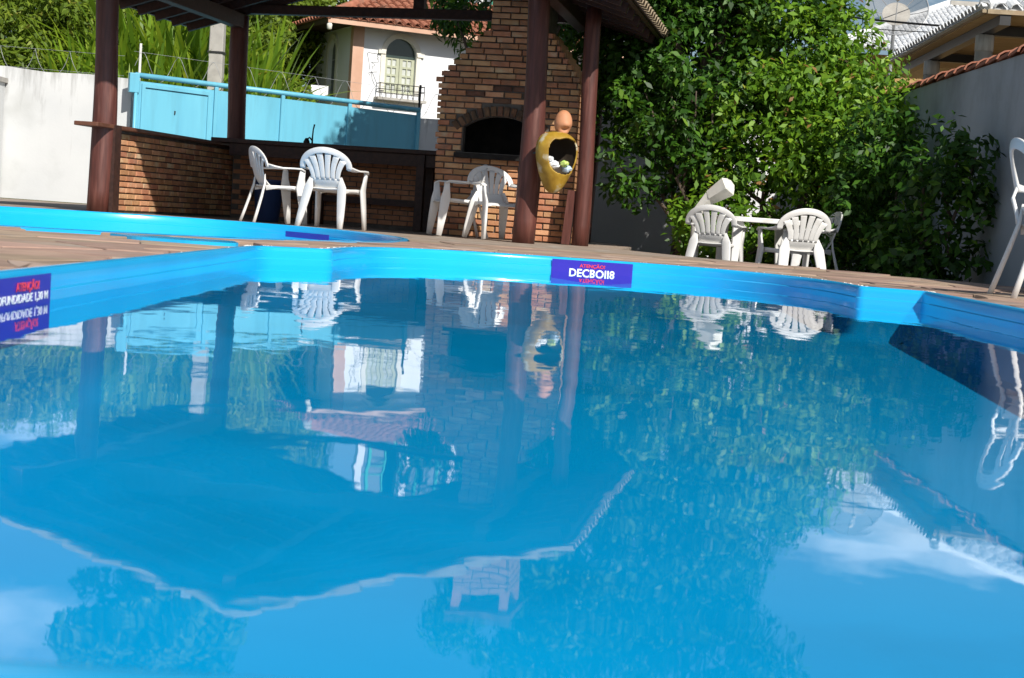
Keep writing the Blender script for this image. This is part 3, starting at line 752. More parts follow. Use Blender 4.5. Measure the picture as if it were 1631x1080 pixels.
jb.data.materials.append(MT['jar_in'])
sm = jb.modifiers.new('wall', 'SOLIDIFY'); sm.thickness = .018; sm.offset = -1; sm.material_offset = 1; sm.material_offset_rim = 0
# head: egg with brow, nose and chin
hv = []; hf = []
for i in range(25):
    ph = math.pi * i / 24
    for k in range(32):
        th = 2 * math.pi * k / 32
        z = .128 * -math.cos(ph); r_ = .098 * math.sin(ph) * (1 - .16 * (-z / .128 if z < 0 else 0))
        x, y = r_ * math.cos(th), r_ * math.sin(th)
        if y < 0:
            fx = math.exp(-(x / .05) ** 2)
            y -= .026 * fx * math.exp(-((z + .01) / .028) ** 2)             # brow and nose
            y += .034 * math.exp(-(x / .045) ** 2) * math.exp(-((z + .048) / .020) ** 2)   # hollow of the mouth
            y -= .012 * fx * math.exp(-((z + .09) / .02) ** 2)              # chin
        hv.append((x, y, z))
hf = [(i * 32 + k, i * 32 + (k + 1) % 32, (i + 1) * 32 + (k + 1) % 32, (i + 1) * 32 + k) for i in range(24) for k in range(32)]
hd = MB().add(hv, hf).build('head', MT['terracotta'], jar, smooth=True); hd.scale = (1, 1, 1.12); hd.location = (.055, -.01, .755); hd.rotation_euler = (R(6), 0, R(8))
MB().lathe([(.07, 0), (.055, .03), (.05, .06)], 16, (.05, 0, .625)).build('neck', MT['terracotta'], jar, smooth=True)
MB().beam((-.22, .08, .42), (-.16, .0, .42), .05, .02).build('bracket', MT['iron'], jar)
def crumple(name, label, m, loc, size, seed):
    rr = random.Random(seed); vv = []
    for i in range(9):
        for k in range(12):
            ph = math.pi * i / 8; th = 2 * math.pi * k / 12; r_ = size * (1 + rr.uniform(-.22, .22))
            vv.append((r_ * math.sin(ph) * math.cos(th), r_ * math.sin(ph) * math.sin(th), -r_ * math.cos(ph) * .75))
    o = MB().add(vv, [(i * 12 + k, i * 12 + (k + 1) % 12, (i + 1) * 12 + (k + 1) % 12, (i + 1) * 12 + k) for i in range(8) for k in range(12)]).build(name, m)
    o.location = loc; return tag(o, label, 'litter', 'litter inside the clay jar')
jm = Matrix.Translation(jar.location) @ Matrix.Rotation(R(14), 4, 'Z')
for nm, lb, m, p, s_ in (('crumpled_cup', 'crumpled white cup lying inside the yellow jar', MT['cup'], (-.05, -.13, .30), .06), ('wrapper', 'green and yellow wrapper inside the yellow jar', MT['wrap'], (.06, -.16, .32), .045),
                     ('plastic_bottle', 'squashed pale blue plastic bottle inside the yellow jar', MT['bottle'], (.10, -.12, .27), .055), ('paper_cup', 'small bluish paper ball at the side of the jar opening', MT['cup'], (-.09, -.12, .36), .04)):
    crumple(nm, lb, m, jm @ Vector(p), s_, hash(nm) % 7 if False else len(nm))

# ------------------------------------------------------------------ plastic chairs
def yb(x, z): return .185 + .30 * (z - .42) - .55 * x * x
def make_chair(high=0.0):
    root = thing('plastic_chair', 'x', 'chair')
    m = MT['plastic']; H = high
    # seat
    n = 10; top = []; vv = []
    for j in range(n + 1):
        t = j / n; y = -.235 + .42 * t; hw = .235 - .05 * t
        z = .425 - .018 * math.sin(math.pi * t) - (.035 * (1 - t * 6) ** 2 if t < 1 / 6 else 0)
        for i in range(n + 1):
            s_ = -1 + 2 * i / n; e = -.022 * max(0, abs(s_) - .75) / .25
            vv.append((hw * s_, y, z - .012 * (1 - s_ * s_) + e))
    ff = [(j * (n + 1) + i, j * (n + 1) + i + 1, (j + 1) * (n + 1) + i + 1, (j + 1) * (n + 1) + i) for j in range(n) for i in range(n)]
    so_ = MB().add(vv, ff).build('seat', m, root, smooth=True, fixn=False); sm = so_.modifiers.new('t', 'SOLIDIFY'); sm.thickness = .012; sm.offset = -1
    for s_ in (-1, 1):
        MB().sweep([(s_ * .228, -.2, .395), (s_ * .222, -.1, .405), (s_ * .21, .05, .40), (s_ * .19, .185, .385)], [(.05, .012), (.03, .012), (.03, .012), (.06, .012)], [(0, 0, 1)] * 4).build('seat_rim', m, root, smooth=True)
    # backrest: low panel, arch, slats
    zb, zs = .40, .50
    vv = []
    for j in range(7):
        z = zb + (zs + .015 - zb) * j / 6
        hw = .172 - .018 * math.sin(math.pi * j / 8)
        for i in range(9):
            x = hw * (-1 + i / 4); vv.append((x, yb(x, z) - .05 * (1 - j / 6) ** 2, z))
    bk_ = MB().add(vv, [(j * 9 + i, j * 9 + i + 1, (j + 1) * 9 + i + 1, (j + 1) * 9 + i) for j in range(6) for i in range(8)]).build('backrest', m, root, smooth=True, fixn=False)
    sm = bk_.modifiers.new('t', 'SOLIDIFY'); sm.thickness = .010; sm.offset = 0
    A0 = -.16; pts = []; side = []; sec = []
    for k in range(25):
        t = A0 + (math.pi - 2 * A0) * k / 24
        x = .262 * math.cos(t); z = .635 + (.165 + H) * math.sin(t)
        pts.append((x, yb(x, z), z)); side.append((math.cos(t), 0, math.sin(t))); sec.append((.062, .017))
    MB().sweep(pts, sec, side).build('arch', m, bk_, smooth=True)
    for k in range(6):
        s_ = (k - 2.5) / 2.5
        tt = math.pi / 2 - s_ * R(62); xt = .236 * math.cos(tt); zt = .635 + (.145 + H) * math.sin(tt)
        xbm = s_ * .135; pts = []; sec = []
        for j in range(9):
            t = j / 8; z = zs + (zt - zs) * t; x = xbm + (xt - xbm) * t ** 2.0
            pts.append((x, yb(x, z), z)); sec.append((.048 - .004 * math.sin(math.pi * t) + .022 * t, .011))
        MB().sweep(pts, sec, [(1, 0, 0)] * 9).build('slat', m, bk_, smooth=True)
    for s_ in (-1, 1):
        x0, z0 = .262 * math.cos(A0), .635 + (.165 + H) * math.sin(A0)
        # arm: flows out of the arch, then level to the front
        p = [(s_ * .258, yb(.258, .62), .625), (s_ * .280, .12, .612), (s_ * .290, .04, .606), (s_ * .293, -.08, .612), (s_ * .288, -.17, .612), (s_ * .282, -.215, .590)]
        MB().sweep(p, [(.050, .018), (.050, .018), (.052, .018), (.056, .018), (.058, .018), (.055, .018)], [(s_ * .5, 0, .8), (s_, 0, .4), (s_, 0, .1), (s_, 0, 0), (s_, 0, 0), (s_, 0, 0)]).build('armrest', m, root, smooth=True)
        # front leg
        p = [(s_ * .284, -.195, .60), (s_ * .272, -.19, .50), (s_ * .255, -.195, .41), (s_ * .265, -.225, .20), (s_ * .275, -.25, -.001)]
        MB().sweep(p, [(.058, .022), (.075, .022), (.112, .026), (.088, .03), (.058, .032)], [(0, 1, 0)] * 5).build('leg', m, root, smooth=True)
        # rear leg
        p = [(s_ * .165, yb(.165, .50) + .0, .53), (s_ * .185, .20, .42), (s_ * .205, .235, .28), (s_ * .225, .28, .12), (s_ * .24, .315, -.001)]
        MB().sweep(p, [(.03, .012), (.105, .022), (.098, .028), (.078, .03), (.054, .032)], [(1, -.25, 0)] * 5).build('leg', m, root, smooth=True)
    return root
proto = make_chair()
CH = []
def chair(src, label, X, Y, Z, rz, sc_=1.0, group=None):
    o = src if not CH or src not in CH and src is not proto else (copy_tree(src) if src in CH else src)
    CH.append(o)
    o.location = (X, Y, Z); o.rotation_euler = (0, 0, rz); o.scale = (sc_,) * 3
    o['label'] = label; o['group'] = 'white plastic armchairs'
    return o
# local front of a chair is -Y; rz turns it
chair(proto, 'white plastic armchair turned sideways at the bar, next to the blue bin', -2.86, 17.75, 0, R(118), 1.05)
chair(proto, 'white plastic armchair with its back to the pool at the bar', -2.10, 16.95, 0, R(163), 1.06)
chair(proto, 'white plastic armchair facing the bar in front of the brick barbecue', -.74, 17.62, 0, R(-75), 1.02)
chair(proto, 'white plastic armchair half hidden by the front post at the barbecue', -.27, 17.27, 0, R(28), 1.0)
chair(proto, 'white plastic armchair at the garden table beneath the white lamp', 2.18, 17.0, -.28, R(158), 1.0)
chair(proto, 'white plastic armchair pulled up to the garden table with its back to the deck', 2.74, 15.25, -.28, R(196), 1.0)
chair(proto, 'white plastic armchair on the shrub side of the garden table', 3.22, 16.9, -.28, R(-84), 1.03)
tall = make_chair(.06)
tall.location = (3.17, 8.9, 0); tall.rotation_euler = (0, 0, R(88)); tall.scale = (1.04,) * 3
tall['label'] = 'white high-backed plastic armchair alone on the deck beside the pool'; tall['group'] = 'white plastic armchairs'
for s_ in (-1, 1):
    MB().sweep([(s_ * .258, yb(.258, .62), .63), (s_ * .235, .235, .56), (s_ * .205, .215, .48), (s_ * .19, .205, .42)], [(.045, .018), (.042, .018), (.05, .02), (.07, .02)], [(1, -.2, 0)] * 4).build('stile', MT['plastic'], tall, smooth=True)
for chd in list(tall.children_recursive):
    if chd.name.startswith('slat') and chd.data.vertices[0].co.x > -.06: bpy.data.objects.remove(chd)

# garden table
tb = thing('plastic_table', 'square white plastic table standing in the garden among chairs', 'table', (2.72, 17.35, -.28), R(6))
sq = round_poly([(-.42, -.42), (.42, -.42), (.42, .42), (-.42, .42)], [.07] * 4)
MB().prism(sq, .672, .725).build('tabletop', MT['plastic'], tb, bevel=.006)
for sx in (-1, 1):
    for sy in (-1, 1):
        MB().sweep([(sx * .33, sy * .33, .671), (sx * .345, sy * .345, .35), (sx * .36, sy * .36, -.001)], [(.12, .05), (.095, .05), (.06, .045)], [(1, -sx * sy * 0, 0)] * 3).build('leg', MT['plastic'], tb)

# ------------------------------------------------------------------ boundary wall, gate, wire
WL0, WL1 = at(-260, 100, 26.0), at(212, 125, 26.4)
ww = thing('boundary_wall', 'long whitewashed boundary wall with stained top, left of the gate', 'wall', (0, 0, 0))
MB().plate([(-14, -.016), (-6.83, -.016), (-6.83, 2.17), (-7.6, 2.2), (-8.3, 2.185), (-9.0, 2.24), (-9.6, 2.22), (-14, 2.3)], [], (0, 26.35, 0), (1, 0, 0), (0, 0, 1), (0, .2, 0)).build('wall_face', MT['white_wall'], ww)
p_ = at(4, 140, 25.9)
pil = thing('wall_pillar', 'short white pillar with a grey cap against the boundary wall', 'pillar', (p_.x - .28, 26.1, 0))
MB().box(-.22, .18, -.2, .2, -.016, 1.95).build('shaft', MT['white_wall'], pil); MB().box(-.26, .22, -.24, .24, 1.95, 2.03).build('cap', MT['concrete'], pil)
MB().box(-.22, .26, -.25, -.201, -.016, .72).build('plinth', MT['concrete'], pil)

GA = Vector((-6.78, 26.05, 0)); GB = Vector((-2.02, 28.6, 0))
gd = (GB - GA); GLEN = gd.length; ga = math.atan2(gd.y, gd.x)
gate = thing('sliding_gate', 'light blue sheet metal gate of four panels with tubular frame', 'gate', GA, ga)
def gz(x): return 2.23 - .10 * x / GLEN
edges = [0.12, 1.50, 2.72, 4.0, GLEN - .02]
for k in range(4):
    x0, x1 = edges[k], edges[k + 1]
    MB().plate([(x0 + .03, .06), (x1 - .03, .06), (x1 - .03, gz(x1) - .1), (x0 + .03, gz(x0) - .1)], [], (0, 0, 0), (1, 0, 0), (0, 0, 1), (0, .02, 0)).build('panel', MT['gate'], gate)
    MB().beam((x0, -.01, .0), (x0, -.01, gz(x0) - .045), .07, .07, (0, 1, 0)).build('upright', MT['gate'], gate, bevel=.01)
MB().beam((edges[4], -.01, .0), (edges[4], -.01, gz(edges[4]) - .045), .07, .07, (0, 1, 0)).build('upright', MT['gate'], gate, bevel=.01)
MB().tube([(.08, -.015, gz(0) - .005), (GLEN, -.015, gz(GLEN) - .005)], .045, 10).build('top_rail', MT['gate'], gate, smooth=True)
MB().beam((.1, -.01, .02), (GLEN, -.01, .02), .08, .08).build('bottom_rail', MT['gate'], gate)
MB().plate([(.2, .5), (1.42, .5), (1.42, 2.06), (.2, 2.09)], [[(.26, .56), (.26, 2.03), (1.36, 2.0), (1.36, .56)]], (0, -.03, 0), (1, 0, 0), (0, 0, 1), (0, .028, 0)).build('door_frame', MT['gate'], gate)
MB().box(-.03, .14, -.09, .03, 1.92, 2.25).build('hinge_box', MT['gate'], gate, bevel=.01)
MB().tube([(.09, -.06, .0), (.09, -.06, 1.92)], .03, 8).build('hinge_post', MT['gate'], gate, smooth=True)
MB().box(.78, .80, -.022, .0, 1.62, 1.68).build('keyhole', MT['iron'], gate)

wk = thing('garden_wall', 'stained grey wall running on from the gate behind the barbecue', 'wall', GB, ga)
MB().plate([(.03, -.28), (7, -.28), (7, 2.1), (1.2, 2.03), (.03, 1.98)], [], (0, 0, 0), (1, 0, 0), (0, 0, 1), (0, .18, 0)).build('wall_face', MT['white_wall'], wk)
# razor wire coils
def coil(name, label, A, B, z0, z1, rad, pitch, posts_):
    t = thing(name, label, 'razor wire', A)
    L = (B - A).length; dr = (B - A).normalized(); pts = []; n = int(L / pitch * 26); rr = random.Random(9)
    jit = [rr.uniform(-.06, .06) for _ in range(int(L / pitch) + 3)]
    for i in range(n + 1):
        s_ = L * i / n; th = 2 * math.pi * s_ / pitch; k = int(s_ / pitch)
        r_ = rad * (1 + jit[k] * (1 - s_ / pitch + k) + jit[k + 1] * (s_ / pitch - k)); z = z0 + (z1 - z0) * s_ / L
        pts.append(dr * (s_ + .05 * math.cos(th)) + Vector((-dr.y, dr.x, 0)) * math.cos(th) * .10 + Vector((0, 0, z + rad + r_ * math.sin(th))))
    MB().tube(pts, .004, 5, cap=False).build('coil', MT['wire'], t, smooth=True, fixn=False)
    for h in (.1, rad * 2):
        MB().tube([Vector((0, 0, z0 + h)), dr * L + Vector((0, 0, z1 + h))], .0025, 5).build('strand', MT['wire'], t)
    for s_, hh, m, base in posts_:
        MB().tube([dr * s_ + Vector((0, .05, base)), dr * s_ + Vector((0, .05, z0 + (z1 - z0) * s_ / L + hh))], .022, 7).build('stake', m, t)
    return t
coil('razor_wire', 'looping razor wire strung along the top of the blue gate', GA + Vector((0, .15, 0)), GB + Vector((.9, .65, 0)), 2.16, 1.98, .235, .62, [(.1, .62, MT['plastic'], 1.9), (GLEN - .02, .60, MT['iron'], 1.5)])
coil('razor_wire', 'looping razor wire strung along the whitewashed boundary wall', Vector((-13.5, 26.45, 0)), Vector((-7.0, 26.45, 0)), 2.2, 2.12, .22, .60, [(2.5, .6, MT['wire'], 1.9), (6.3, .55, MT['wire'], 1.9)])

pp = at(344, 110, 30.5)
pole = thing('utility_pole', 'square grey concrete utility pole behind the blue gate', 'pole', (pp.x, 30.5, -.28))
MB().add([(-.17, -.15, 0), (.17, -.15, 0), (.17, .15, 0), (-.17, .15, 0), (-.10, -.09, 8.2), (.10, -.09, 8.2), (.10, .09, 8.2), (-.10, .09, 8.2)],
         [(0, 3, 2, 1), (4, 5, 6, 7), (0, 1, 5, 4), (1, 2, 6, 5), (2, 3, 7, 6), (3, 0, 4, 7)]).build('shaft', MT['concrete'], pole, bevel=.02)
MB().box(-.158, .158, -.142, .142, 3.36, 3.40).build('strap', MT['iron'], pole)
MB().beam((-.8, -.18, 7.6), (.8, -.18, 7.6), .1, .1).build('crossarm', MT['wood_dark'], pole)

# ------------------------------------------------------------------ house behind the gate
HA = R(25); HO = Vector((-4.40, 37.9, 0))
hs = thing('white_house', 'white house with clay tile roof and arched shuttered window behind the gate', 'house', HO, HA)
HZ = 4.72; HL = 7.5; HDp = 3.5
aw, *_ = arch_pts(.84, 1.66, 3.14, 4.14, 4.50, 14)
MB().plate([(.26, -.28), (HL, -.28), (HL, HZ), (.26, HZ)], [aw[::-1]], (0, 0, 0), (1, 0, 0), (0, 0, 1), (0, .18, 0)).build('front_wall', MT['house_wall'], hs)
al, *_ = arch_pts(1.30, 1.98, 3.0, 4.10, 4.48, 14)
MB().plate([(.18, -.28), (HDp, -.28), (HDp, HZ), (.18, HZ)], [al[::-1]], (0, 0, 0), (0, 1, 0), (0, 0, 1), (.18, 0, 0)).build('side_wall', MT['house_wall'], hs)
MB().box(-.03, .255, -.03, .175, -.28, HZ).build('corner_pilaster', MT['peach'], hs)
MB().box(.19, HL, HDp - .2, HDp, -.28, HZ).box(HL - .2, HL, .2, HDp - .21, -.28, HZ).build('back_wall', MT['house_wall'], hs)
def arch_window(x0, x1, z0, zs, zt, o_, ex, nrm, parent, dark=False):
    o_, ex, nrm = Vector(o_), Vector(ex), Vector(nrm)
    inner = arch_pts(x0, x1, z0, zs, zt, 14)[0]; outer_ = arch_pts(x0 - .12, x1 + .12, z0 - .0, zs, zt + .13, 14)[0]
    wn = MB().plate(outer_, [[(a, b + (.001 if b == z0 else 0)) for a, b in inner][::-1]], o_ + nrm * .04, ex, (0, 0, 1), -nrm * .038).build('window', MT['cream'], parent)
    rc = -nrm * .10
    top = [(a, b) for a, b in inner if b >= zs - .001]
    MB().plate([(x0, zs - .12)] + [(x1, zs - .12)] + top, [], o_ + rc, ex, (0, 0, 1), -nrm * .02).build('fanlight', MT['dark_glass'], wn)
    if dark:
        MB().plate([(x0, z0), (x1, z0), (x1, zs - .13), (x0, zs - .13)], [], o_ + rc, ex, (0, 0, 1), -nrm * .02).build('pane', MT['dark_glass'], wn); return
    cxm = (x0 + x1) / 2
    for (a, b) in ((x0 + .01, cxm - .006), (cxm + .006, x1 - .01)):
        holes = []; cols = [a + .08, (a + b) / 2 - .015, (a + b) / 2 + .015, b - .08]
        for r_ in range(4):
            za = z0 + .05 + r_ * (zs - .16 - z0) / 4; zb_ = za + (zs - .16 - z0) / 4 - .05
            for c in (0, 2): holes.append([(cols[c], za), (cols[c], zb_), (cols[c + 1], zb_), (cols[c + 1], za)])
        MB().plate([(a, z0), (b, z0), (b, zs - .13), (a, zs - .13)], holes, o_ + rc + nrm * .03, ex, (0, 0, 1), -nrm * .03).build('shutter', MT['shutter'], wn)
        for h in holes:
            MB().plate([h[0], h[3], h[2], h[1]], [], o_ + rc - nrm * .001, ex, (0, 0, 1), -nrm * .012).build('pane', MT['pane'], wn)
arch_window(.84, 1.66, 3.14, 4.14, 4.50, (0, 0, 0), (1, 0, 0), (0, -1, 0), hs)
arch_window(1.30, 1.98, 3.0, 4.10, 4.48, (0, 0, 0), (0, 1, 0), (-1, 0, 0), hs, True)
MB().box(.64, .83, -.07, -.002, 4.08, 4.17).box(1.67, 1.86, -.07, -.002, 4.08, 4.17).build('impost', MT['cream'], hs)
bal = MB()
for zz in (3.20, 3.34):
    bal.beam((.66, -.26, zz), (1.84, -.26, zz), .02, .02).beam((.66, -.26, zz), (.66, 0, zz), .02, .02).beam((1.84, -.26, zz), (1.84, 0, zz), .02, .02)
for k in range(9): bal.beam((.66 + k * .1475, -.26, 3.0), (.66 + k * .1475, -.26, 3.36 if k % 8 == 0 else 3.34), .016, .016, (0, 1, 0))
bal.build('balcony_rail', MT['iron'], hs)
MB().box(.6, 1.9, -.3, -.002, 2.94, 3.0).build('balcony_slab', MT['concrete'], hs)
gr = MB()
def gline(pts): gr.tube([(x, -.004, z) for x, z in pts], .006, 5, flat=1)
gline([(.36, 4.05), (.40, 4.07), (.62, 4.06), (.64, 4.02), (.67, 3.86), (.56, 3.85), (.48, 3.84), (.56, 3.80), (.575, 3.76), (.52, 3.75), (.53, 3.68)])
gline([(.36, 4.05), (.42, 3.84), (.45, 3.66)])
gline([(.66, 3.92), (.63, 3.94), (.66, 3.98), (.63, 4.0)])
gline([(.44, 3.5), (.5, 3.62), (.55, 3.55), (.62, 3.40), (.66, 3.34)]); gline([(.40, 3.56), (.5, 3.6), (.66, 3.62)]); gline([(.5, 3.62), (.53, 3.42), (.60, 3.30)])
gr.build('graffiti', MT['graffiti'], hs)
# hip roof: eaves
E0x, E0y, E1x, E1y = -.9, -.62, HL + .6, HDp + .6; ez = HZ + .03; tanp = math.tan(R(24)); run = (E1y - E0y) / 2; rz_ = ez + run * tanp
fd = Vector((0, run, rz_ - ez)); S = fd.length
tr_ = MB()
tile_roof(tr_, (E0x, E0y + run, rz_), (1, 0, 0), -fd / S, E1x - E0x, S, Vector((0, -(rz_ - ez), run)).normalized(), col=.23, hip0=run, hip1=run, r_=.10)
sd = Vector((run, 0, rz_ - ez)); S2 = sd.length
tile_roof(tr_, (E0x + run, E1y, rz_), (0, -1, 0), -sd / S2, E1y - E0y, S2, Vector((-(rz_ - ez), 0, run)).normalized(), col=.23, hip0=run - .01, hip1=run - .01, r_=.10)
bd = Vector((0, -run, rz_ - ez)); tile_roof(tr_, (E1x, E1y - run, rz_), (-1, 0, 0), -bd / S, E1x - E0x, S, Vector((0, rz_ - ez, run)).normalized(), col=.23, hip0=run, hip1=run, r_=.10)
rf = tr_.build('roof', MT['tile'], hs, kind='stuff', fixn=False)
MB().box(E0x + .03, E1x - .03, E0y + .03, E0y + .07, ez - .13, ez - .012).build('fascia', MT['peach'], hs)
MB().box(E0x + .03, E0x + .07, E0y + .08, E1y - .1, ez - .13, ez - .012).build('fascia', MT['wood_dark'], hs)
MB().box(E0x + .08, E1x - .1, E0y + .075, E1y - .12, ez - .05, ez - .03).build('soffit', MT['wood_dark'], hs)
MB().tube([(E0x, E0y, ez + .06), (E0x + run, E0y + run, rz_ + .08)], .11, 10).build('hip_tiles', MT['tile'], hs)
MB().lathe([(.03, 0), (.10, .02), (.12, .10), (.07, .17), (.0, .2)], 12, (E0x + .05, E0y + .05, ez + .07)).build('finial', MT['concrete'], hs, smooth=True)
MB().lathe([(.03, 0), (.06, .02), (.07, .12), (.05, .16), (.0, .17)], 10, (E0x + .08, E0y + .08, ez - .30)).build('eave_lamp', MT['cream'], hs, smooth=True)
ln_ = thing('wall_lantern', 'small black lantern on a bracket on the shaded house wall', 'lantern', HO + Matrix.Rotation(HA, 3, 'Z') @ Vector((-.0, 2.9, 3.72)), HA)
MB().tube([(0, 0, .2), (-.12, 0, .26), (-.22, 0, .22), (-.24, 0, .12)], .014, 6).build('bracket', MT['iron'], ln_)
MB().lathe([(.0, .12), (.10, .07), (.09, .06), (.06, -.14), (.02, -.17), (.0, -.18)], 6, (-.24, 0, 0)).build('body', MT['iron'], ln_)
sg = at(510, 123, 37.3)
bb = thing('notice_board', 'plain white board standing above the gate before the house', 'board', (sg.x, 37.3, -.28), R(4))
MB().box(-.21, .21, 0, .03, 3.10, 3.40).build('panel', MT['white_ink'], bb); MB().tube([(0, .05, 0), (0, .05, 3.4)], .025, 8).build('stake', MT['iron'], bb)
# glazed upper room with green frames
ut = thing('roof_room', 'upper roof room with green window frames and white columns behind the house roof', 'room', HO + Matrix.Rotation(HA, 3, 'Z') @ Vector((0, 0, 0)), HA)
MB().box(2.0, 6.5, 3.7, 6.2, -.28, 6.0).build('wall', MT['house_wall'], ut)
for x in (2.1, 3.5, 4.9, 6.3): MB().box(x - .1, x + .1, 3.68, 3.9, 6.0, 7.9).build('column', MT['house_wall'], ut)
for x in (2.4, 2.9, 3.2, 3.9, 4.5, 5.3, 5.9): MB().box(x - .04, x + .04, 3.75, 3.82, 6.0, 7.9).build('window_frame', MT['green_frame'], ut)
MB().box(2.2, 6.2, 3.74, 3.83, 6.9, 6.98).build('window_bar', MT['green_frame'], ut)
MB().box(2.2, 6.2, 3.84, 3.86, 6.0, 7.9).build('pane', MT['dish'], ut)
MB().box(1.7, 6.8, 3.4, 6.5, 7.9, 8.05).build('roof_slab', MT['concrete'], ut)

# ------------------------------------------------------------------ foliage
def leaf_cloud(name, centres, rads, per, size, m, seed, flat=.9, aspect=2.1, droop=.25, varbase=None):
    """leaf-sized folded faces spread through round clumps"""
    g_ = np.random.default_rng(seed); V = []; var = []
    for ci, (c, r_) in enumerate(zip(centres, rads)):
        n = max(6, int(per * (r_ / .3) ** 2)); dv = g_.normal(size=(n, 3)); dv /= np.linalg.norm(dv, axis=1)[:, None]
        rr = r_ * g_.uniform(.25, 1.0, n) ** .6
        P = np.array(c) + dv * rr[:, None] * np.array([1, 1, flat])
        nm = dv * .7 + g_.normal(size=(n, 3)) * .55 + np.array([.12, -.25, .55]); nm /= np.linalg.norm(nm, axis=1)[:, None]
        ax = dv + g_.normal(size=(n, 3)) * .8 - np.array([0, 0, droop]); ax -= nm * (ax * nm).sum(1)[:, None]; ax /= np.linalg.norm(ax, axis=1)[:, None] + 1e-9
        sdv = np.cross(nm, ax); L = size * g_.uniform(.65, 1.3, n); W_ = L / aspect
        a = P - ax * L[:, None] * .5; t = P + ax * L[:, None] * .5 - nm * L[:, None] * .08
        l = P + sdv * W_[:, None] * .5 + nm * L[:, None] * .07; r2 = P - sdv * W_[:, None] * .5 + nm * L[:, None] * .07
        V.append(np.stack([a, r2, t, l], 1).reshape(-1, 3))
        vb = g_.uniform(-.12, .12) + (varbase(c) if varbase else 0)
        vr = np.clip(g_.beta(2.2, 2.6, n) + vb, 0, 1); vr[g_.random(n) < .012] = 1
        var.append(np.repeat(vr, 4))
    V = np.concatenate(V); var = np.concatenate(var); Q = np.arange(len(V)).reshape(-1, 4)
    return np_mesh(name, V, Q, var, m)

def clumps(ells, n, seed, rmin, rmax, shell=.55):
    g_ = np.random.default_rng(seed); out = []; rad = []
    wts = np.array([e[1][0] * e[1][1] * e[1][2] for e in ells]) ** .8; wts /= wts.sum()
    for _ in range(n):
        c, r_ = ells[g_.choice(len(ells), p=wts)]; d_ = g_.normal(size=3); d_ /= np.linalg.norm(d_)
        out.append(np.array(c) + d_ * np.array(r_) * (shell + (1 - shell) * g_.random() ** .6)); rad.append(g_.uniform(rmin, rmax))
    return out, rad

def trunk(parent, base, tips, r_, seed, rough_=.25):
    rr = random.Random(seed); base = Vector(base); cen = sum((Vector(t) for t in tips), Vector()) / len(tips)
    fork = base.lerp(Vector((cen.x, cen.y, cen.z)), .30); fork.x = base.x + (cen.x - base.x) * .25; fork.y = base.y + (cen.y - base.y) * .25
    t = MB(); mid = base.lerp(fork, .5) + Vector((rr.uniform(-.1, .1), rr.uniform(-.1, .1), 0))
    t.tube([base - Vector((0, 0, .05)), mid, fork], [r_ * 1.25, r_, r_ * .85], 9); t.build('trunk', MT['bark'], parent, smooth=True)
    for tip in tips:
        tip = Vector(tip); pts = [fork]; q = fork.copy(); k = 6
        for i in range(1, k + 1):
            p = fork.lerp(tip, i / k) + Vector((rr.uniform(-1, 1), rr.uniform(-1, 1), rr.uniform(-.5, .8))) * rough_ * (1 - i / k) * .8
            pts.append(p)
        MB().tube(pts, [r_ * .6 * (1 - .9 * i / k) + .006 for i in range(k + 1)], 6).build('limb', MT['bark'], parent, smooth=True)

def tree(name, label, cat, base, ells, nclump, per, size, m, seed, rc=(.2, .38), tr_r=.1, ntips=7, group=None, droop=.25, **kw):
    t = thing(name, label, cat, base, 0, group)
    cs, rs = clumps(ells, nclump, seed, *rc)
    me = leaf_cloud('crown', cs, rs, per, size, m, seed, droop=droop, **kw)
    link('crown', me, t)
    g_ = random.Random(seed); tips = [tuple(cs[g_.randrange(len(cs))]) for _ in range(ntips)]
    trunk(t, (0, 0, 0), tips, tr_r, seed)
    return t

GZ = -.28
# big garden tree
tree('garden_tree', 'tall dark green leafy tree overhanging the barbecue pavilion', 'tree', (2.15, 20.2, GZ),
     [((-.1, 0, 2.6), (1.5, 1.2, 1.0)), ((.7, .1, 3.2), (1.3, 1.2, 1.2)), ((-.3, .2, 4.3), (1.7, 1.5, 1.3)), ((.1, .2, 6.0), (2.1, 1.7, 1.6)), ((.2, .3, 7.8), (1.7, 1.5, 1.2)), ((-.9, -.1, 3.0), (.9, .8, .9)), ((-.95, -.3, 2.15), (.70, .6, .65)), ((-.75, -.2, 4.6), (1.2, 1.0, 1.0))],
     1050, 62, .118, LEAF_TREE, 11, rc=(.18, .40), tr_r=.13, ntips=12)
# lower leafy stems by the deck
tree('leaning_shrub', 'leaning multi-stemmed shrub in front of the sunlit garden wall', 'shrub', (2.05, 19.2, GZ),
     [((-.55, 0, 1.35), (.62, .5, .5)), ((.1, .1, 1.45), (.7, .6, .6)), ((-.2, 0, 2.0), (.9, .6, .6))], 95, 50, .12, LEAF_TREE, 12, rc=(.16, .3), tr_r=.045, ntips=9)
tree('flowering_bush', 'large bright green bush growing behind the garden table', 'bush', (3.35, 18.9, GZ),
     [((.1, 0, 1.0), (1.15, .8, .95)), ((.55, -.1, 1.85), (1.05, .85, .75)), ((-.2, .1, 1.9), (1.0, .7, .8)), ((1.1, -.1, 1.3), (.7, .7, .8)), ((0, -.25, .42), (1.15, .6, .5)), ((-1.0, 0, .8), (.5, .5, .7))], 430, 58, .115, LEAF_BUSH, 13, rc=(.16, .34), tr_r=.06, ntips=10)
tree('flowering_bush', 'bright green bush with reddish tips rising above the tiled side wall', 'bush', (4.0, 19.3, GZ),
     [((.0, 0, 2.2), (1.0, .8, .7)), ((.15, 0, 1.3), (.6, .7, .8)), ((-.5, .3, 2.9), (.9, .7, .7))], 205, 56, .115, LEAF_BUSH, 14, rc=(.18, .32), tr_r=.06, ntips=9)
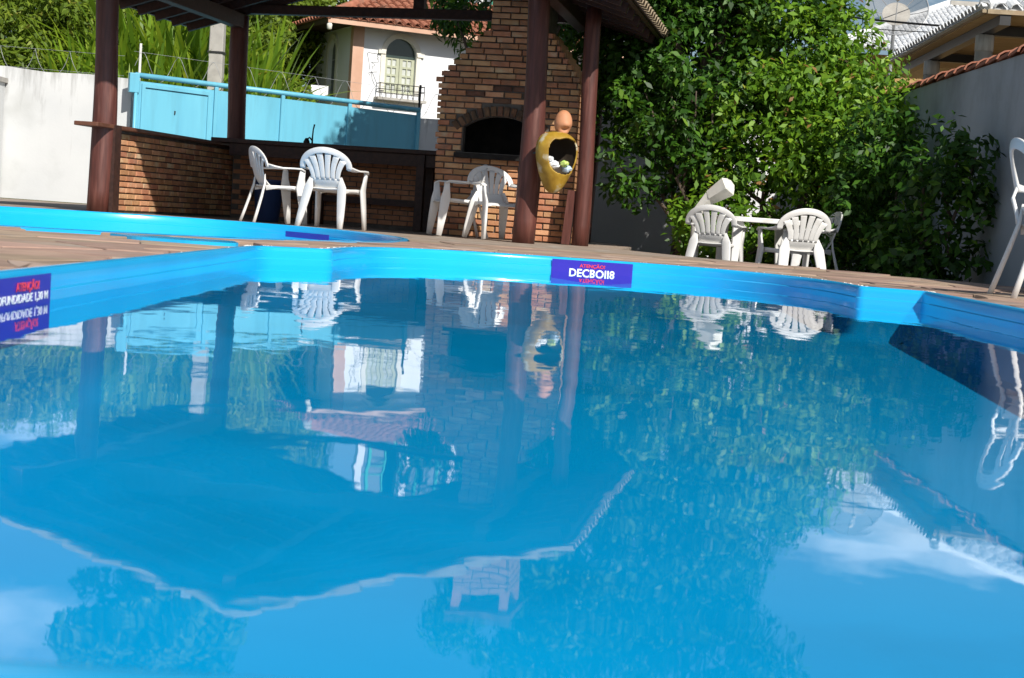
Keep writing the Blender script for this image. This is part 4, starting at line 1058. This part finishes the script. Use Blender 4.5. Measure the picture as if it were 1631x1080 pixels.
tree('wall_shrub', 'dark shaded shrub growing against the grey side wall', 'shrub', (4.08, 15.0, GZ),
     [((.0, 0, .75), (.50, .45, .75)), ((.1, 0, 1.25), (.40, .4, .45)), ((-.15, 0, .5), (.42, .4, .5))], 85, 46, .12, LEAF_TREE, 15, rc=(.15, .28), tr_r=.04, ntips=8)
tree('low_plant', 'low leafy plant at the foot of the garden table', 'plant', (2.62, 18.15, GZ),
     [((0, 0, .42), (.75, .25, .45))], 60, 44, .10, LEAF_BUSH, 16, rc=(.12, .2), tr_r=.02, ntips=4)
tree('wall_shrub', 'tall dark shrub between the bright bush and the grey side wall', 'shrub', (4.05, 17.2, GZ),
     [((.0, 0, .9), (.55, .6, .9)), ((-.1, 0, 1.5), (.5, .5, .6)), ((-.3, -.3, .5), (.5, .4, .5))], 110, 52, .11, LEAF_TREE, 18, rc=(.15, .28), tr_r=.04, ntips=8)
# tree behind the chimney, its drooping branches shade the gate
tree('drooping_tree', 'tree with drooping dark foliage behind the brick chimney', 'tree', (-.35, 25.3, GZ),
     [((-.4, 0, 3.9), (1.0, .9, .75)), ((.45, -.1, 5.3), (1.35, 1.3, 1.0)), ((.7, 0, 6.5), (1.3, 1.2, 1.0)), ((.6, -.2, 4.2), (1.0, .9, .8))], 210, 52, .17, LEAF_TREE, 17, rc=(.25, .45), tr_r=.12, ntips=8, droop=1.0, aspect=3.2)

# hillside with strap-leaved plants and shrubs
hb = MB(); hx = np.linspace(-30, -3.6, 30); hy = np.linspace(29.2, 46, 14); rh = random.Random(6); vv = []
for y in hy:
    for x in hx:
        t = (y - 29.2) / 16.8; zz = -.28 + 4.2 * min(1, t * 1.6) ** .9 * (1 if x < -7 else max(0, (-3.6 - x) / 3.4) ** .7) + rh.uniform(-.12, .12) * min(1, t * 5)
        vv.append((x, y, zz - .03))
nxh = len(hx)
hb.add(vv, [(j * nxh + i, j * nxh + i + 1, (j + 1) * nxh + i + 1, (j + 1) * nxh + i) for j in range(len(hy) - 1) for i in range(nxh - 1)])
tag(hb.build('hillside', MT['hill'], kind='structure', smooth=True), 'overgrown green slope rising behind the gate', 'hillside')
def hill_z(x, y):
    t = max(0, (y - 29.2) / 16.8); return -.28 + 4.2 * min(1, t * 1.6) ** .9 * (1 if x < -7 else max(0, (-3.6 - x) / 3.4) ** .7)

def strap_mesh(seed, n=64, L=1.7, wd=.12):
    g_ = np.random.default_rng(seed); V = []; Q = []; var = []
    for k in range(n):
        az = g_.uniform(0, 2 * math.pi); el = R(g_.uniform(28, 86)); l = L * g_.uniform(.65, 1.15); dr = g_.uniform(.5, 1.5)
        h0 = g_.uniform(.0, .7); p = np.array([0, 0, h0]); d_ = np.array([math.cos(az) * math.cos(el), math.sin(az) * math.cos(el), math.sin(el)])
        sd_ = np.array([-math.sin(az), math.cos(az), 0]); ns = 6; base = len(V); vr = np.clip(g_.beta(2.4, 2.4) + .25 * (g_.random() < .08), 0, 1)
        for i in range(ns + 1):
            t = i / ns; ww = wd * (1 - t) ** .6 * min(1, .6 + t * 2) * .5 + .002
            V += [p - sd_ * ww, p + sd_ * ww]; var += [vr, vr]
            p = p + d_ * l / ns; d_ = d_ - np.array([0, 0, dr * .16 * (.3 + t)]); d_ /= np.linalg.norm(d_)
        Q += [(base + 2 * i, base + 2 * i + 1, base + 2 * i + 3, base + 2 * i + 2) for i in range(ns)]
    return np_mesh('foliage', np.array(V), np.array(Q), np.array(var), LEAF_STRAP)
SM = [strap_mesh(30 + k) for k in range(4)]
stm = MB().tube([(0, 0, -.1), (.03, .02, .4), (0, 0, .8)], [.07, .06, .05], 7).mesh('stem', MT['bark'], True)
rs_ = random.Random(21)
spots = []
for px, Y, s_ in ((95, 30.0, 1.0), (30, 30.4, .9), (205, 30.0, 1.05), (240, 30.6, 1.15), (262, 30.2, 1.0), (290, 30.5, 1.0), (315, 31.3, 1.1), (375, 31.0, 1.1), (420, 30.7, 1.05), (400, 31.6, 1.15), (440, 31.8, .95), (180, 31.6, 1.2), (225, 32.0, 1.35),
                  (270, 32.3, 1.35), (305, 32.8, 1.25), (200, 33.2, 1.3), (250, 33.8, 1.3), (120, 31.5, 1.1), (330, 33.6, 1.2), (380, 33.0, 1.2), (425, 33.4, 1.2), (150, 33.0, 1.1), (350, 30.2, .85), (130, 30.2, .8)):
    spots.append((at(px, 200, Y).x, Y, s_))
for k, (x, y, s_) in enumerate(spots):
    t = thing('strap_leaved_plant', 'plant with long arching yellow-green strap leaves on the slope behind the gate', 'plant', (x, y, hill_z(x, y)), rs_.uniform(0, 6.28), 'strap-leaved plants on the slope behind the gate')
    t.scale = (s_ * 1.2,) * 3; link('foliage', SM[k % 4], t); link('stem', stm, t)
for k, (px, Y, zc, rx, rzz, sd_) in enumerate(((-60, 33, 1.6, 1.6, 1.4, 41), (20, 34, 1.9, 1.7, 1.4, 42), (90, 35.5, 1.5, 1.7, 1.4, 43), (150, 36.5, 1.3, 1.7, 1.2, 44), (240, 37.5, 1.3, 1.8, 1.1, 45), (330, 38.2, 1.2, 1.7, 1.1, 46), (372, 38.5, 1.3, 1.4, 1.2, 47), (425, 42.0, 2.2, 1.4, 1.6, 48), (440, 42.6, 3.6, 1.4, 1.8, 49), (5, 31.6, .5, 1.2, .7, 50), (60, 32.9, .8, 1.2, .8, 51), (445, 33.6, .9, .7, .9, 52), (470, 43.5, 2.6, 1.5, 2.2, 53), (450, 40.8, 1.6, 1.1, 1.8, 54))):
    x = at(px, 150, Y).x
    tree('hill_shrub', 'rounded yellow-green shrub on the overgrown slope behind the gate', 'shrub', (x, Y, hill_z(x, Y)),
         [((0, 0, zc), (rx, 1.2, rzz)), ((.3, -.2, zc * .6), (rx * .8, 1.0, rzz * .7))], 120, 34, .20, LEAF_HILL, sd_, rc=(.28, .5), tr_r=.06, ntips=5, group='shrubs on the slope behind the gate', aspect=2.6)
# overhanging branch tree left of the house far back
tree('tall_tree', 'tall tree standing behind the slope, its crown above the pavilion roof', 'tree', (-9.5, 44, 3.0),
     [((-.5, 0, 9.5), (2.4, 2.0, 1.8)), ((.6, 0, 12.0), (2.0, 1.8, 2.2)), ((-1.2, 0, 13.6), (1.6, 1.5, 1.6))], 150, 26, .34, LEAF_HILL, 61, rc=(.4, .8), tr_r=.22, ntips=9)

# ------------------------------------------------------------------ garden back wall, right side wall
bw = thing('back_garden_wall', 'white garden wall dappled with shade behind the leaning shrub', 'wall', (0, 0, 0))
MB().box(.45, 4.6, 22.6, 22.8, GZ, 2.25).build('wall_face', MT['house_wall'], bw)
rw = thing('side_wall', 'grey rendered side wall with clay tile coping', 'wall', (4.6, 0, 0))
MB().box(0, .2, -6, 22.8, GZ - .01, 2.12).build('wall_face', MT['right_wall'], rw)
cvv = []
for (y, r_, h) in ((0, .085, 0), (.40, .10, .02)):
    for k in range(7):
        t = math.pi * k / 6; cvv.append((math.cos(t) * r_ * 1.5, y, math.sin(t) * r_ + h))
    for k in range(7):
        t = math.pi * k / 6; cvv.append((math.cos(t) * (r_ - .014) * 1.5, y, math.sin(t) * (r_ - .014) + h))
cf = [(k, k + 1, 15 + k, 14 + k) for k in range(6)] + [(7 + k, 21 + k, 22 + k, 8 + k) for k in range(6)] + [(14 + k, 15 + k, 22 + k, 21 + k) for k in range(6)] + [(k, 7 + k, 8 + k, k + 1) for k in range(6)]
cme = MB().add(cvv, cf).mesh('coping_tile', MT['tile'], False)
rr = random.Random(3)
for k in range(34):
    link('coping_tile', cme, rw, (.1 + rr.uniform(-.012, .012), 22.4 - k * .36, 2.115 + rr.uniform(0, .01)), (0, 0, R(180) + rr.uniform(-.04, .04)))

# white faceted garden lamp leaning out of the shrub
lp = at(1168, 300, 17.9)
lamp = thing('garden_lamp', 'white faceted lamp head on a tilted post above the garden chair', 'lamp', (lp.x - .42, 17.9, GZ))
def hexbox(mb, c0_, c1_, r0_, r1_, n=6):
    c0_, c1_ = Vector(c0_), Vector(c1_); ax = (c1_ - c0_).normalized(); a = ax.cross(Vector((0, 1, 0))).normalized(); b = ax.cross(a)
    q = [c + (a * math.cos(2 * math.pi * k / n + .3) + b * math.sin(2 * math.pi * k / n + .3)) * r_ for c, r_ in ((c0_, r0_), (c1_, r1_)) for k in range(n)]
    return mb.add(q, [tuple(range(n))[::-1], tuple(range(n, 2 * n))] + [(k, (k + 1) % n, n + (k + 1) % n, n + k) for k in range(n)])
zl = lp.z - GZ
MB().tube([(0, 0, 0), (.0, 0, zl - .42), (.06, 0, zl - .28)], .04, 8).build('post', MT['concrete'], lamp, smooth=True)
hexbox(MB(), (.03, 0, zl - .28), (.16, -.05, zl - .12), .055, .085, 5).build('neck', MT['lamp_white'], lamp)
hexbox(MB(), (.161, -.051, zl - .119), (.34, -.17, zl + .02), .09, .128, 5).build('head', MT['lamp_white'], lamp)
hexbox(MB(), (.3405, -.1705, zl + .0205), (.37, -.19, zl + .045), .124, .06, 5).build('cap', MT['lamp_white'], lamp)

# ------------------------------------------------------------------ neighbour's house beyond the side wall
nb_ = thing('neighbour_porch', 'porch with white tiled hip roof and ochre ceiling beyond the side wall', 'porch', (5.78, 19.9, GZ), R(-3))
EZ = 3.36 - GZ
PLn, PW = 6.4, 5.0; run = 2.0; rise = run * math.tan(R(24))
pr_ = MB()
sdv = Vector((run, 0, rise)); tile_roof(pr_, (run, PLn, EZ + rise), (0, -1, 0), -sdv.normalized(), PLn, sdv.length, Vector((-rise, 0, run)).normalized(), col=.2, hip1=run, r_=.085)
fdv = Vector((0, run, rise)); tile_roof(pr_, (0, run, EZ + rise), (1, 0, 0), -fdv.normalized(), PW, fdv.length, Vector((0, -rise, run)).normalized(), col=.2, hip0=run, r_=.085)
pr_.build('roof', MT['tile_white'], nb_, kind='stuff', fixn=False)
MB().box(.05, PW, .05, PLn, EZ - .06, EZ - .03).build('ceiling', MT['ochre'], nb_)
MB().box(-.02, .04, .0, PLn, EZ - .05, EZ - .005).build('eave_board', MT['tile_pale'], nb_); MB().box(.045, PW, -.02, .04, EZ - .06, EZ - .004).build('eave_board', MT['tile_pale'], nb_)
MB().tube([(0, 0, EZ + .06), (run, run, EZ + rise + .08)], .09, 8).build('hip_tiles', MT['tile_white'], nb_)
for y in (1.0, 4.3):
    MB().lathe([(.135, 0), (.125, 2.0), (.118, EZ - .42)], 18, (.28, y, 0)).build('column', MT['concrete'], nb_, smooth=True)
    MB().lathe([(.124, EZ - .419), (.124, EZ - .21), (.11, EZ - .20)], 18, (.28, y, 0)).build('column_cap', MT['white_wall'], nb_, smooth=True)
MB().beam((.28, -.0, EZ - .13), (.28, PLn, EZ - .13), .14, .13).build('beam', MT['iron'], nb_)
MB().beam((.36, 1.0, EZ - .14), (4.8, 1.0, EZ - .14), .12, .13).build('beam', MT['iron'], nb_); MB().beam((.36, 4.3, EZ - .14), (4.8, 4.3, EZ - .14), .12, .13).build('beam', MT['iron'], nb_)
MB().box(3.8, 4.0, 0.3, PLn, 0, EZ - .07).build('inner_wall', MT['ochre'], nb_)

e2 = at(1322, 74, 30.5); r2_ = at(1512, 9, 33.6)
nh = thing('neighbour_house', 'house with a long white tiled roof and ochre wall behind the trees', 'house', (e2.x, 30.5, GZ))
EZ2 = e2.z - GZ; L2 = 9.5; rn = 3.1; ri = r2_.z - e2.z; hp = r2_.x - e2.x
mb = MB(); fdv = Vector((0, rn, ri)); tile_roof(mb, (0, rn, EZ2 + ri), (1, 0, 0), -fdv.normalized(), L2, fdv.length, Vector((0, -ri, rn)).normalized(), col=.12, row=.22, r_=.052, hip0=hp)
mb.build('roof', MT['tile_white'], nh, kind='stuff', fixn=False)
MB().box(.5, L2, .5, 6, 0, EZ2 - .03).build('wall', MT['ochre'], nh)
MB().beam((hp, rn, EZ2 + ri + .05), (L2, rn, EZ2 + ri + .05), .25, .10).build('ridge_tiles', MT['concrete'], nh)
MB().tube([(0, 0, EZ2 + .05), (hp, rn, EZ2 + ri + .06)], .07, 8).build('hip_tiles', MT['tile_white'], nh)

# satellite dish
dc = at(1428, 18, 29.0)
ds = thing('satellite_dish', 'round mesh satellite dish above the white tiled roof', 'dish', (dc.x, 29.0, 3.3))
hz = dc.z - 3.3
MB().tube([(0, .1, 0), (0, .1, hz - .2)], .035, 8).build('mast', MT['wire'], ds)
vv = []; NRg, NSg = 7, 36; tilt = Matrix.Rotation(R(-12), 3, 'Z') @ Matrix.Rotation(R(62), 3, 'X')
RAD = .58
for i in range(NRg + 1):
    for k in range(NSg):
        r_ = RAD * i / NRg; th = 2 * math.pi * k / NSg; vv.append(tilt @ Vector((r_ * math.cos(th), r_ * math.sin(th), .55 * r_ * r_ - .12)) + Vector((0, 0, hz)))
MB().add(vv, [(i * NSg + k, i * NSg + (k + 1) % NSg, (i + 1) * NSg + (k + 1) % NSg, (i + 1) * NSg + k) for i in range(NRg) for k in range(NSg)]).build('reflector', MT['dish'], ds, smooth=True, fixn=False)
rm = MB(); rm.tube([tilt @ Vector((RAD * math.cos(2 * math.pi * k / 36), RAD * math.sin(2 * math.pi * k / 36), .55 * RAD * RAD - .12)) + Vector((0, 0, hz)) for k in range(37)], .012, 6, cap=False); rm.build('rim', MT['wire'], ds)
for k in range(8):
    th = 2 * math.pi * k / 8
    MB().tube([tilt @ Vector((RAD * t * math.cos(th), RAD * t * math.sin(th), .55 * (RAD * t) ** 2 - .125)) + Vector((0, 0, hz)) for t in (0, .35, .7, 1)], .008, 5).build('rib', MT['wire'], ds)
MB().lathe([(.26, 0), (.26, .006), (.02, -.03)], 24, (0, 0, 0)).build('centre_disc', MT['concrete'], ds).matrix_local = Matrix.Translation((0, 0, hz)) @ tilt.to_4x4() @ Matrix.Translation((0, 0, -.085))
fp = tilt @ Vector((0, 0, .38)) + Vector((0, 0, hz))
for k in range(3):
    th = 2 * math.pi * k / 3 + .5; MB().tube([tilt @ Vector((RAD * .95 * math.cos(th), RAD * .95 * math.sin(th), .05)) + Vector((0, 0, hz)), fp], .010, 5).build('feed_strut', MT['wire'], ds)
MB().lathe([(.05, 0), (.05, .12), (.03, .14)], 10).build('feed_horn', MT['cream'], ds).matrix_local = Matrix.Translation(fp) @ tilt.to_4x4()

# overhead cables
def cable(label, a, b, sag, r_):
    pts = [a.lerp(b, t / 16) + Vector((0, 0, -sag * 4 * (t / 16) * (1 - t / 16))) for t in range(17)]
    o = MB().tube(pts, r_, 6).build('cable', MT['cable'], None, smooth=True); tag(o, label, 'cable')
cable('thick black overhead cable ending at the white tiled porch roof', at(1180, 0, 26), at(1512, 42, 22.5), .05, .018)
cable('thin overhead cable slung below the thick one past the dish', at(1180, 22, 26.5), at(1500, 52, 23.5), .05, .008)
